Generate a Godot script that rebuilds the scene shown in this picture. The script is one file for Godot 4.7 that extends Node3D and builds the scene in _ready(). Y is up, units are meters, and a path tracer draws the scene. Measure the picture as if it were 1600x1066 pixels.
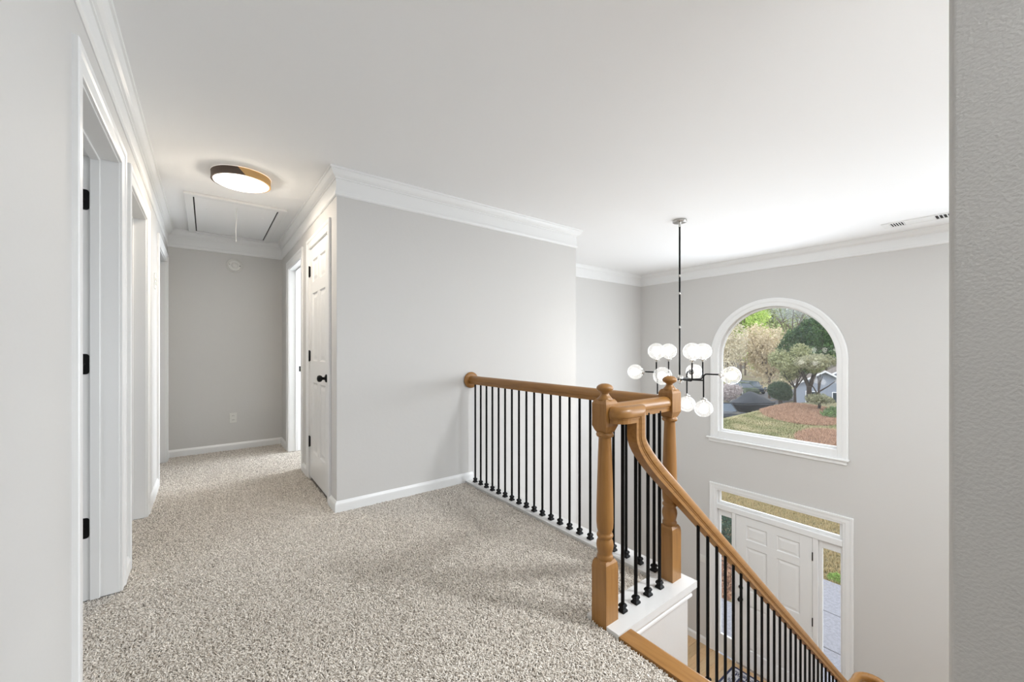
extends Node3D

const CEIL := 2.44
const FLOOR2 := -3.39      # foyer floor
const HALL_L := -0.33      # left wall plane
const HALL_R := 0.735      # right hall wall plane
const END_Z := -5.6
const MID_Z := -3.005      # plain wall the railing runs into
const MID_X := 3.18
const FOY_Z := -4.19
const FRONT_X := 6.085
const RAIL_X := 1.846
const RAIL_Z := -1.105
const STAIR_Z := -1.03

var M := {}
var rng := RandomNumberGenerator.new()
var names := {}

# ------------------------------------------------------------------ naming
func numbered(called: String) -> String:
	if not names.has(called):
		names[called] = 0
		return called
	names[called] += 1
	return "%s_%03d" % [called, names[called]]

func tag(o: Node, label: String, category := "", group := "", kind := "") -> Node:
	if label != "":
		o.set_meta("label", label)
	if category != "":
		o.set_meta("category", category)
	if group != "":
		o.set_meta("group", group)
	if kind != "":
		o.set_meta("kind", kind)
	return o

func thing(called: String, label: String, category: String, at := Vector3.ZERO, group := "") -> Node3D:
	var o := Node3D.new()
	o.name = numbered(called)
	add_child(o)
	o.position = at
	tag(o, label, category, group)
	return o

func setting(called: String, label := "", category := "", at := Vector3.ZERO) -> Node3D:
	var o := Node3D.new()
	o.name = called
	add_child(o)
	o.position = at
	tag(o, label, category, "", "structure")
	return o

func obj(called: String, st: SurfaceTool, m: Material, parent: Node = self) -> MeshInstance3D:
	st.generate_normals()
	var o := MeshInstance3D.new()
	o.mesh = st.commit()
	o.material_override = null
	o.mesh.surface_set_material(0, m)
	o.name = numbered(called) if parent == self else called
	parent.add_child(o, true)
	return o

func inst(called: String, mesh: Mesh, m: Material, parent: Node, t: Transform3D) -> MeshInstance3D:
	var o := MeshInstance3D.new()
	o.mesh = mesh
	o.set_surface_override_material(0, m)
	o.name = called
	parent.add_child(o, true)
	o.transform = t
	return o

func struct(called: String, st: SurfaceTool, m: Material, label := "", category := "") -> MeshInstance3D:
	var o := obj(called, st, m)
	tag(o, label, category, "", "structure")
	return o

func stuff(called: String, mesh: Mesh, m: Material, places: Array, tints: Array, parent: Node) -> MultiMeshInstance3D:
	var mm := MultiMesh.new()
	mm.transform_format = MultiMesh.TRANSFORM_3D
	mm.use_colors = true
	mm.mesh = mesh
	mm.instance_count = places.size()
	for i in places.size():
		mm.set_instance_transform(i, places[i])
		mm.set_instance_color(i, tints[i])
	var o := MultiMeshInstance3D.new()
	o.multimesh = mm
	o.material_override = m
	o.name = called
	parent.add_child(o, true)
	o.set_meta("kind", "stuff")
	return o

# ------------------------------------------------------------------ mesh building
func mb() -> SurfaceTool:
	var st := SurfaceTool.new()
	st.begin(Mesh.PRIMITIVE_TRIANGLES)
	st.set_smooth_group(-1)
	return st

func tri(st: SurfaceTool, a: Vector3, b: Vector3, c: Vector3, out: Vector3) -> void:
	if (b - a).cross(c - a).dot(out) > 0.0:
		st.add_vertex(a); st.add_vertex(c); st.add_vertex(b)
	else:
		st.add_vertex(a); st.add_vertex(b); st.add_vertex(c)

func quad(st: SurfaceTool, a: Vector3, b: Vector3, c: Vector3, d: Vector3, out: Vector3) -> void:
	tri(st, a, b, c, out)
	tri(st, a, c, d, out)

# chamfered box from corner to corner, turned by t
func bx(st: SurfaceTool, lo: Vector3, hi: Vector3, e := 0.0, t := Transform3D.IDENTITY) -> void:
	st.set_smooth_group(-1)
	var c := (lo + hi) / 2.0
	var h := (hi - lo).abs() / 2.0
	e = minf(e, minf(h.x, minf(h.y, h.z)) * 0.9)
	for ax in 3:
		var bx_ := (ax + 1) % 3
		var cx := (ax + 2) % 3
		for s in [-1.0, 1.0]:
			var n := Vector3.ZERO
			n[ax] = s
			var p: Array[Vector3] = []
			for k in [[-1, -1], [1, -1], [1, 1], [-1, 1]]:
				var v := Vector3.ZERO
				v[ax] = s * h[ax]
				v[bx_] = k[0] * (h[bx_] - e)
				v[cx] = k[1] * (h[cx] - e)
				p.append(t * (c + v))
			quad(st, p[0], p[1], p[2], p[3], t.basis * n)
	if e <= 0.0:
		return
	for ax in 3:
		var b := (ax + 1) % 3
		var d := (ax + 2) % 3
		for s1 in [-1.0, 1.0]:
			for s2 in [-1.0, 1.0]:
				var p: Array[Vector3] = []
				for k in [[-1, 0], [1, 0], [1, 1], [-1, 1]]:
					var v := Vector3.ZERO
					v[ax] = k[0] * (h[ax] - e)
					v[b] = s1 * (h[b] - (e if k[1] == 1 else 0.0))
					v[d] = s2 * (h[d] - (0.0 if k[1] == 1 else e))
					p.append(t * (c + v))
				var n := Vector3.ZERO
				n[b] = s1
				n[d] = s2
				quad(st, p[0], p[1], p[2], p[3], t.basis * n)
	for sx in [-1.0, 1.0]:
		for sy in [-1.0, 1.0]:
			for sz in [-1.0, 1.0]:
				var s := Vector3(sx, sy, sz)
				tri(st, t * (c + s * (h - Vector3(0, e, e))), t * (c + s * (h - Vector3(e, 0, e))), t * (c + s * (h - Vector3(e, e, 0))), t.basis * s)

func box(lo: Vector3, hi: Vector3, e := 0.0) -> SurfaceTool:
	var st := mb()
	bx(st, lo, hi, e)
	return st

# turned shape about +Y through at: profile of (radius, height), bottom to top
func lathe(st: SurfaceTool, prof: Array, n := 24, t := Transform3D.IDENTITY, smooth := true) -> void:
	for k in prof.size() - 1:
		var a: Vector2 = prof[k]
		var b: Vector2 = prof[k + 1]
		var e := b - a
		if e.length() < 1e-6:
			continue
		st.set_smooth_group(1 if smooth else -1)
		for i in n:
			var u := TAU * i / n
			var v := TAU * (i + 1) / n
			var du := Vector3(cos(u), 0, sin(u))
			var dv := Vector3(cos(v), 0, sin(v))
			var dm := (du + dv) / 2.0
			var out := t.basis * (dm * e.y + Vector3.UP * -e.x)
			var p0 := t * (du * a.x + Vector3.UP * a.y)
			var p1 := t * (dv * a.x + Vector3.UP * a.y)
			var p2 := t * (dv * b.x + Vector3.UP * b.y)
			var p3 := t * (du * b.x + Vector3.UP * b.y)
			if a.x > 1e-6:
				tri(st, p0, p1, p2, out)
			if b.x > 1e-6:
				tri(st, p0, p2, p3, out)
	st.set_smooth_group(-1)

# square turned shape: profile of (half width, height)
func square_lathe(st: SurfaceTool, prof: Array, t := Transform3D.IDENTITY) -> void:
	st.set_smooth_group(-1)
	for k in prof.size() - 1:
		var a: Vector2 = prof[k]
		var b: Vector2 = prof[k + 1]
		for i in 4:
			var n := Vector3(1, 0, 0).rotated(Vector3.UP, i * PI / 2)
			var s := Vector3(0, 0, 1).rotated(Vector3.UP, i * PI / 2)
			var out := t.basis * (n * (b.y - a.y) + Vector3.UP * (a.x - b.x))
			quad(st, t * ((n - s) * a.x + Vector3.UP * a.y), t * ((n + s) * a.x + Vector3.UP * a.y), t * ((n + s) * b.x + Vector3.UP * b.y), t * ((n - s) * b.x + Vector3.UP * b.y), out)

# round bar along a path; radius may be an array
func tube(st: SurfaceTool, path: Array, rad, n := 10, caps := true) -> void:
	var rings := []
	var ref := Vector3.UP
	var t0: Vector3 = (path[1] - path[0]).normalized()
	if absf(t0.dot(ref)) > 0.95:
		ref = Vector3.RIGHT
	for i in path.size():
		var p: Vector3 = path[i]
		var dir: Vector3
		if i == 0:
			dir = path[1] - path[0]
		elif i == path.size() - 1:
			dir = path[i] - path[i - 1]
		else:
			dir = (path[i + 1] - path[i]).normalized() + (path[i] - path[i - 1]).normalized()
		dir = dir.normalized()
		ref = (ref - dir * ref.dot(dir)).normalized()
		var side := dir.cross(ref)
		var r: float = rad[i] if rad is Array else rad
		var ring: Array[Vector3] = []
		for k in n:
			var a := TAU * k / n
			ring.append(p + (ref * cos(a) + side * sin(a)) * r)
		rings.append(ring)
	for i in path.size() - 1:
		st.set_smooth_group(1)
		for k in n:
			var j := (k + 1) % n
			var mid: Vector3 = (path[i] + path[i + 1]) / 2.0
			var out: Vector3 = (rings[i][k] + rings[i][j] + rings[i + 1][k] + rings[i + 1][j]) / 4.0 - mid
			quad(st, rings[i][k], rings[i][j], rings[i + 1][j], rings[i + 1][k], out)
	st.set_smooth_group(-1)
	if caps:
		for e in [0, path.size() - 1]:
			var out2: Vector3 = (path[0] - path[1]) if e == 0 else (path[e] - path[e - 1])
			for k in n:
				tri(st, path[e], rings[e][k], rings[e][(k + 1) % n], out2)

# profile swept along a path that lies in the plane across n, with mitred corners.
# profile point (a, b): a to the side (n x direction), b along n.
func sweep(st: SurfaceTool, path: Array, n: Vector3, prof: Array, smooth := false, closed := false, caps := true) -> void:
	var area := 0.0
	for i in prof.size():
		var p: Vector2 = prof[i]
		var q: Vector2 = prof[(i + 1) % prof.size()]
		area += p.x * q.y - p.y * q.x
	var orient := 1.0 if area > 0 else -1.0
	var cnt := path.size()
	var dirs: Array[Vector3] = []
	for i in cnt - 1 + (1 if closed else 0):
		dirs.append((path[(i + 1) % cnt] - path[i]).normalized())
	var rings := []
	for i in cnt:
		var d0: Vector3 = dirs[i - 1] if i > 0 else (dirs[dirs.size() - 1] if closed else dirs[0])
		var d1: Vector3 = dirs[i] if i < dirs.size() else d0
		var s0 := n.cross(d0)
		var s1 := n.cross(d1)
		var m := (s0 + s1) / (1.0 + s0.dot(s1))
		var ring: Array[Vector3] = []
		for p in prof:
			ring.append(path[i] + m * p.x + n * p.y)
		rings.append(ring)
	for i in dirs.size():
		var s := n.cross(dirs[i])
		var r0 = rings[i]
		var r1 = rings[(i + 1) % cnt]
		for k in prof.size():
			var j := (k + 1) % prof.size()
			var e: Vector2 = (prof[j] - prof[k]) * orient
			if e.length() < 1e-7:
				continue
			st.set_smooth_group(1 if smooth else -1)
			quad(st, r0[k], r0[j], r1[j], r1[k], s * e.y - n * e.x)
	st.set_smooth_group(-1)
	if caps and not closed:
		var flat := PackedVector2Array(prof)
		var idx := Geometry2D.triangulate_polygon(flat)
		for e in [0, cnt - 1]:
			var out: Vector3 = -dirs[0] if e == 0 else dirs[dirs.size() - 1]
			for k in range(0, idx.size(), 3):
				tri(st, rings[e][idx[k]], rings[e][idx[k + 1]], rings[e][idx[k + 2]], out)

# flat polygon (2D points mapped by o + u*x + v*y) given thickness along w
func plate(st: SurfaceTool, poly: Array, o: Vector3, u: Vector3, v: Vector3, w: Vector3) -> void:
	st.set_smooth_group(-1)
	var flat := PackedVector2Array(poly)
	var idx := Geometry2D.triangulate_polygon(flat)
	var area := 0.0
	for i in poly.size():
		area += poly[i].cross(poly[(i + 1) % poly.size()])
	var sg := 1.0 if area > 0 else -1.0
	for k in range(0, idx.size(), 3):
		var p := []
		for j in 3:
			p.append(o + u * poly[idx[k + j]].x + v * poly[idx[k + j]].y)
		tri(st, p[0], p[1], p[2], -w)
		tri(st, p[0] + w, p[1] + w, p[2] + w, w)
	for i in poly.size():
		var a: Vector2 = poly[i]
		var b: Vector2 = poly[(i + 1) % poly.size()]
		var e := (b - a) * sg
		var pa := o + u * a.x + v * a.y
		var pb := o + u * b.x + v * b.y
		quad(st, pa, pb, pb + w, pa + w, u * e.y - v * e.x)

func ball(st: SurfaceTool, c: Vector3, r: Vector3, rings := 12, seg := 20) -> void:
	var prof := []
	for i in rings + 1:
		var a := -PI / 2 + PI * i / rings
		prof.append(Vector2(maxf(cos(a), 0.0), sin(a)))
	lathe(st, prof, seg, Transform3D(Basis.from_scale(r), c))

# ------------------------------------------------------------------ materials
func noise_tex(freq: float, size := 512, octaves := 3, type := FastNoiseLite.TYPE_SIMPLEX_SMOOTH, ramp: Gradient = null, sd := 1, normal := false, strength := 4.0) -> NoiseTexture2D:
	var f := FastNoiseLite.new()
	f.seed = sd
	f.noise_type = type
	f.frequency = freq
	f.fractal_octaves = octaves
	var t := NoiseTexture2D.new()
	t.width = size
	t.height = size
	t.seamless = true
	t.noise = f
	if ramp:
		t.color_ramp = ramp
	t.as_normal_map = normal
	t.bump_strength = strength
	return t

func ramp(stops: Array) -> Gradient:
	var g := Gradient.new()
	var o := PackedFloat32Array()
	var c := PackedColorArray()
	for s in stops:
		o.append(s[0])
		c.append(s[1])
	g.offsets = o
	g.colors = c
	return g

func mat(called: String, c: Color, rough := 0.6, metal := 0.0) -> StandardMaterial3D:
	var m := StandardMaterial3D.new()
	m.resource_name = called
	m.albedo_color = c
	m.roughness = rough
	m.metallic = metal
	M[called] = m
	return m

func tri_map(m: StandardMaterial3D, sc: Vector3, world := true) -> void:
	m.uv1_triplanar = true
	m.uv1_world_triplanar = world
	m.uv1_scale = sc

func c8(r: int, g: int, b: int) -> Color:
	return Color8(r, g, b)

func make_materials() -> void:
	var peel := noise_tex(0.035, 512, 3, FastNoiseLite.TYPE_SIMPLEX_SMOOTH, null, 3)
	var wall := mat("wall_paint", c8(214, 212, 209), 0.7)
	wall.heightmap_enabled = true
	wall.heightmap_texture = peel
	wall.heightmap_scale = 0.025
	tri_map(wall, Vector3.ONE * 1.6)
	var near := mat("textured_wall_paint", c8(210, 208, 205), 0.65)
	near.heightmap_enabled = true
	near.heightmap_texture = noise_tex(0.045, 1024, 4, FastNoiseLite.TYPE_SIMPLEX_SMOOTH, null, 9)
	near.heightmap_scale = 0.09
	tri_map(near, Vector3.ONE * 2.1)
	mat("ceiling_paint", c8(249, 249, 249), 0.85)
	mat("white_trim", c8(242, 242, 241), 0.32)
	mat("white_board", c8(224, 223, 221), 0.22)
	mat("black_iron", c8(9, 9, 10), 0.45).metallic_specular = 0.3
	mat("black_hardware", c8(9, 9, 9), 0.4).metallic_specular = 0.35
	mat("gap_shade", c8(40, 38, 35), 0.9)  # shade inside gaps and slots, put into the colour
	mat("chrome", c8(190, 188, 184), 0.18, 1.0)
	mat("white_plastic", c8(228, 227, 222), 0.4)
	mat("grey_plastic", c8(150, 148, 144), 0.5)
	mat("brown_metal", c8(92, 78, 70), 0.5, 0.3)
	mat("light_wood_band", c8(214, 172, 112), 0.5)
	# golden oak of rails and posts, one per grain direction
	var grain_ramp := ramp([[0.0, c8(140, 97, 47)], [0.4, c8(156, 110, 56)], [0.65, c8(163, 117, 62)], [1.0, c8(147, 103, 51)]])
	var grain := noise_tex(0.02, 512, 4, FastNoiseLite.TYPE_SIMPLEX_SMOOTH, grain_ramp, 21)
	for k in [["oak_upright", Vector3(3.2, 0.25, 3.2)], ["oak_across", Vector3(0.25, 3.2, 3.2)], ["oak_along", Vector3(3.2, 3.2, 0.25)]]:
		var w := mat(k[0], Color.WHITE, 0.36)
		w.albedo_texture = grain
		tri_map(w, k[1])
	var pale := noise_tex(0.02, 512, 4, FastNoiseLite.TYPE_SIMPLEX_SMOOTH, ramp([[0.0, c8(196, 164, 124)], [0.5, c8(212, 182, 142)], [1.0, c8(202, 170, 130)]]), 5)
	for i in 3:
		var p := mat("pale_plank_%d" % i, [Color(1, 1, 1), Color(0.95, 0.94, 0.92), Color(1.0, 0.97, 0.94)][i], 0.3)
		p.albedo_texture = pale
		tri_map(p, Vector3(0.3, 3, 3))
	var pane := mat("window_glass", Color(0.95, 0.97, 0.97, 0.04), 0.0)
	pane.transparency = BaseMaterial3D.TRANSPARENCY_ALPHA
	pane.metallic_specular = 0.5
	var globe := mat("glowing_globe_glass", Color(0.97, 0.98, 0.98, 0.075), 0.02)
	globe.transparency = BaseMaterial3D.TRANSPARENCY_ALPHA
	globe.emission_enabled = true
	globe.emission = Color(1, 0.99, 0.97)
	globe.emission_energy_multiplier = 0.4  # glow put into the clear glass for the glare of the bulbs
	var bulb := mat("glowing_bulb", c8(255, 252, 246), 0.5)
	bulb.emission_enabled = true
	bulb.emission = Color(1, 0.98, 0.95)
	bulb.emission_energy_multiplier = 3.0
	var diff := mat("glowing_diffuser", c8(255, 250, 242), 0.5)
	diff.emission_enabled = true
	diff.emission = Color(1, 0.97, 0.92)
	diff.emission_energy_multiplier = 2.2
	# carpet
	var under := mat("carpet_backing", c8(205, 196, 186), 0.95)
	under.albedo_texture = noise_tex(0.06, 512, 3, FastNoiseLite.TYPE_SIMPLEX, ramp([[0.2, Color(0.75, 0.75, 0.75)], [0.8, Color(1, 1, 1)]]), 8)
	tri_map(under, Vector3.ONE * 2.0)
	var yarn := mat("carpet_yarn", Color.WHITE, 0.95)
	yarn.vertex_color_use_as_albedo = true
	# outside
	var leaf := mat("leaf", Color.WHITE, 0.7)
	leaf.vertex_color_use_as_albedo = true
	leaf.backlight_enabled = true
	leaf.backlight = Color(0.5, 0.5, 0.5)
	mat("bark", c8(110, 98, 86), 0.9)
	mat("dark_bark", c8(62, 54, 48), 0.9)
	var conc := mat("concrete", Color.WHITE, 0.8)
	conc.albedo_texture = noise_tex(0.02, 512, 5, FastNoiseLite.TYPE_SIMPLEX, ramp([[0.0, c8(118, 117, 121)], [0.5, c8(131, 130, 134)], [1.0, c8(142, 141, 144)]]), 12)
	tri_map(conc, Vector3.ONE * 1.3)
	var drive := mat("driveway_concrete", c8(190, 188, 186), 0.85)
	drive.albedo_texture = conc.albedo_texture
	tri_map(drive, Vector3.ONE * 0.1)
	var lawn := mat("lawn_soil", Color.WHITE, 0.95)
	lawn.vertex_color_use_as_albedo = true
	lawn.albedo_texture = noise_tex(0.06, 512, 5, FastNoiseLite.TYPE_SIMPLEX, ramp([[0.2, Color(0.62, 0.64, 0.58)], [0.5, Color(0.88, 0.88, 0.86)], [0.8, Color(1, 1, 1)]]), 14)
	tri_map(lawn, Vector3.ONE * 0.13)
	var mulch := mat("pine_straw", Color.WHITE, 0.95)
	mulch.albedo_texture = noise_tex(0.05, 512, 5, FastNoiseLite.TYPE_SIMPLEX, ramp([[0.25, c8(58, 38, 27)], [0.5, c8(108, 72, 53)], [0.75, c8(142, 102, 78)]]), 15)
	tri_map(mulch, Vector3.ONE * 0.16)
	mat("siding", c8(150, 157, 168), 0.8)
	mat("roof_shingles", c8(120, 110, 102), 0.9)
	mat("car_black", c8(24, 28, 34), 0.2, 0.2)
	mat("car_green", c8(88, 100, 84), 0.3, 0.2)
	mat("car_grey", c8(60, 70, 80), 0.3, 0.2)
	mat("car_glass", c8(62, 74, 84), 0.12, 0.1)
	mat("tyre", c8(26, 26, 27), 0.8)
	mat("wheel_metal", c8(170, 172, 176), 0.3, 0.8)
	mat("boat_cover", c8(40, 44, 50), 0.75)
	mat("boat_hull", c8(28, 32, 40), 0.3)
	mat("trailer_metal", c8(150, 154, 160), 0.4, 0.7)

# ------------------------------------------------------------------ building pieces
const CASING := [Vector2(0, 0), Vector2(0, 0.009), Vector2(0.006, 0.011), Vector2(0.048, 0.012), Vector2(0.056, 0.0165), Vector2(0.078, 0.0175), Vector2(0.083, 0.014), Vector2(0.083, 0)]

# casing round an opening in a wall across X (plane x, facing sx): z0 < z1
func casing_x(st: SurfaceTool, x: float, sx: float, z0: float, z1: float, h: float, y0 := 0.0) -> void:
	var n := Vector3(sx, 0, 0)
	var r := 0.006
	# side is n x dir; outward must be away from the opening
	var up_first := [Vector3(x, y0, z1 + r), Vector3(x, h + r, z1 + r), Vector3(x, h + r, z0 - r), Vector3(x, y0, z0 - r)]
	if n.cross(Vector3.UP).z < 0:
		up_first.reverse()
	sweep(st, up_first, n, CASING)

# jamb lining and stop of an opening through a wall from xa (hall face) to xb
func jamb_x(st: SurfaceTool, xa: float, xb: float, z0: float, z1: float, h: float, stop_at: float) -> void:
	var lo := minf(xa, xb)
	var hi := maxf(xa, xb)
	var t := 0.018
	bx(st, Vector3(lo, 0, z0 - t), Vector3(hi, h + t, z0), 0.001)
	bx(st, Vector3(lo, 0, z1), Vector3(hi, h + t, z1 + t), 0.001)
	bx(st, Vector3(lo, h, z0), Vector3(hi, h + t, z1), 0.001)
	var s0 := minf(stop_at, stop_at + signf(xb - xa) * 0.034)
	var s1 := s0 + 0.034
	bx(st, Vector3(s0, 0, z0), Vector3(s1, h, z0 + 0.011), 0.002)
	bx(st, Vector3(s0, 0, z1 - 0.011), Vector3(s1, h, z1), 0.002)
	bx(st, Vector3(s0, h - 0.011, z0 + 0.011), Vector3(s1, h, z1 - 0.011), 0.002)

# six panel door leaf: local x 0..w, y 0..h, z is its thickness centred on 0
func door_leaf(parent: Node, w: float, h: float, t: Transform3D) -> MeshInstance3D:
	var k := h / 2.03
	var ys := [0.24 * k, 0.85 * k, 1.04 * k, 1.63 * k, 1.73 * k, 1.92 * k]
	var side := 0.15 * w
	var mid := 0.13 * w
	var pw := (w - 2 * side - mid) / 2
	var xs := [side, side + pw, side + pw + mid, w - side]
	var st := mb()
	var f := 0.0175
	bx(st, Vector3(0, 0, -f + 0.009), Vector3(w, h, f - 0.009), 0)
	bx(st, Vector3(0, 0, -f), Vector3(xs[0], h, f), 0.002)
	bx(st, Vector3(xs[3], 0, -f), Vector3(w, h, f), 0.002)
	var rails := [[0.0, ys[0]], [ys[1], ys[2]], [ys[3], ys[4]], [ys[5], h]]
	for r in rails:
		bx(st, Vector3(xs[0] - 0.002, r[0], -f), Vector3(xs[3] + 0.002, r[1], f), 0.002)
	for r in [[ys[0], ys[1]], [ys[2], ys[3]], [ys[4], ys[5]]]:
		bx(st, Vector3(xs[1], r[0] - 0.002, -f), Vector3(xs[2], r[1] + 0.002, f), 0.002)
	var leaf := obj("door_leaf", st, M.white_trim, parent)
	leaf.transform = t
	for r in [[ys[0], ys[1]], [ys[2], ys[3]], [ys[4], ys[5]]]:
		for c in [[xs[0], xs[1]], [xs[2], xs[3]]]:
			var p := mb()
			var ins := 0.012
			for s in [1.0, -1.0]:
				var lo := Vector2(c[0], r[0])
				var hi := Vector2(c[1], r[1])
				# sloped sticking, then the raised field
				var lv := [[0.0, f], [0.01, f - 0.008], [0.022, f - 0.008], [0.046, f - 0.002]]
				for i in 3:
					var a: float = lv[i][0]
					var b: float = lv[i + 1][0]
					var za: float = lv[i][1] * s
					var zb: float = lv[i + 1][1] * s
					var A := [Vector3(lo.x + a, lo.y + a, za), Vector3(hi.x - a, lo.y + a, za), Vector3(hi.x - a, hi.y - a, za), Vector3(lo.x + a, hi.y - a, za)]
					var B := [Vector3(lo.x + b, lo.y + b, zb), Vector3(hi.x - b, lo.y + b, zb), Vector3(hi.x - b, hi.y - b, zb), Vector3(lo.x + b, hi.y - b, zb)]
					for q in 4:
						quad(p, A[q], A[(q + 1) % 4], B[(q + 1) % 4], B[q], Vector3(0, 0, s))
					if i == 2:
						quad(p, B[0], B[1], B[2], B[3], Vector3(0, 0, s))
			obj("panel", p, M.white_trim, leaf)
	return leaf

func hinge(parent: Node, lo: Vector3, hi: Vector3, barrel: Vector3) -> void:
	var st := mb()
	bx(st, lo, hi, 0.004)
	tube(st, [Vector3(barrel.x, lo.y, barrel.z), Vector3(barrel.x, hi.y, barrel.z)], 0.006, 10)
	ball(st, Vector3(barrel.x, lo.y, barrel.z), Vector3.ONE * 0.006, 6, 8)
	ball(st, Vector3(barrel.x, hi.y, barrel.z), Vector3.ONE * 0.006, 6, 8)
	obj("hinge", st, M.black_hardware, parent)

func knob(parent: Node, at: Vector3, dir: Vector3, called := "knob") -> void:
	var st := mb()
	var y := dir
	var x := Vector3.UP.cross(y).normalized()
	var t := Transform3D(Basis(x, y, x.cross(y)), at)
	lathe(st, [Vector2(0, 0), Vector2(0.031, 0), Vector2(0.032, 0.004), Vector2(0.026, 0.009), Vector2(0.014, 0.012), Vector2(0.011, 0.02), Vector2(0.0125, 0.03), Vector2(0.021, 0.035), Vector2(0.0265, 0.045), Vector2(0.0265, 0.054), Vector2(0.021, 0.063), Vector2(0.010, 0.067), Vector2(0, 0.068)], 24, t)
	obj(called, st, M.black_hardware, parent)

const RAILPROF := [Vector2(-0.024, -0.035), Vector2(-0.024, -0.0185), Vector2(-0.0265, -0.0165), Vector2(-0.0265, -0.0125), Vector2(-0.0305, -0.009), Vector2(-0.0325, 0.002), Vector2(-0.0315, 0.013), Vector2(-0.0265, 0.024), Vector2(-0.017, 0.0315), Vector2(-0.006, 0.035), Vector2(0.006, 0.035), Vector2(0.017, 0.0315), Vector2(0.0265, 0.024), Vector2(0.0315, 0.013), Vector2(0.0325, 0.002), Vector2(0.0305, -0.009), Vector2(0.0265, -0.0125), Vector2(0.0265, -0.0165), Vector2(0.024, -0.0185), Vector2(0.024, -0.035)]

# handrail along a path that may bend in plan and in height
func rail(st: SurfaceTool, path: Array, ups: Array) -> void:
	var rings := []
	for i in path.size():
		var d0: Vector3 = (path[i] - path[maxi(i - 1, 0)]).normalized()
		var d1: Vector3 = (path[mini(i + 1, path.size() - 1)] - path[i]).normalized()
		if i == 0:
			d0 = d1
		if i == path.size() - 1:
			d1 = d0
		var dir := (d0 + d1).normalized()
		var up: Vector3 = ups[i]
		var side := dir.cross(up).normalized()
		up = side.cross(dir).normalized()
		# stretch across the mitre in the bending direction
		var k := 1.0 / maxf(0.5, dir.dot(d1))
		var bend := (d1 - d0)
		var ring: Array[Vector3] = []
		for p in RAILPROF:
			var v: Vector3 = side * p.x + up * p.y
			if bend.length() > 0.01:
				var bn := bend.normalized()
				v += bn * v.dot(bn) * (k - 1.0)
			ring.append(path[i] + v)
		rings.append(ring)
	var np := RAILPROF.size()
	var crease := 1
	for i in path.size() - 1:
		if i > 0 and (path[i] - path[i - 1]).normalized().dot((path[i + 1] - path[i]).normalized()) < 0.6:
			crease += 1
		for k in np:
			var j := (k + 1) % np
			st.set_smooth_group(crease if k >= 4 and k <= 14 else -1)
			var cen: Vector3 = (path[i] + path[i + 1]) / 2.0
			var out: Vector3 = (rings[i][k] + rings[i][j] + rings[i + 1][k] + rings[i + 1][j]) / 4.0 - cen
			quad(st, rings[i][k], rings[i][j], rings[i + 1][j], rings[i + 1][k], out)
	st.set_smooth_group(-1)
	var idx := Geometry2D.triangulate_polygon(PackedVector2Array(RAILPROF))
	for e in [0, path.size() - 1]:
		var o: Vector3 = (path[0] - path[1]) if e == 0 else (path[e] - path[e - 1])
		for k in range(0, idx.size(), 3):
			tri(st, rings[e][idx[k]], rings[e][idx[k + 1]], rings[e][idx[k + 2]], o)

var shoe_mesh: Mesh
func baluster(parent: Node, x: float, z: float, y0: float, y1: float) -> void:
	var st := mb()
	tube(st, [Vector3(x, y0, z), Vector3(x, y1, z)], 0.0079, 12)
	var b := obj("baluster", st, M.black_iron, parent)
	if shoe_mesh == null:
		var s := mb()
		square_lathe(s, [Vector2(0.0, 0.0), Vector2(0.0155, 0.0), Vector2(0.0155, 0.008), Vector2(0.013, 0.0115), Vector2(0.0105, 0.014), Vector2(0.0105, 0.019), Vector2(0.0135, 0.022), Vector2(0.0135, 0.029), Vector2(0.010, 0.035), Vector2(0.0, 0.035)])
		s.generate_normals()
		shoe_mesh = s.commit()
	inst("shoe", shoe_mesh, M.black_iron, b, Transform3D(Basis.IDENTITY, Vector3(x, y0, z)))

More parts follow.
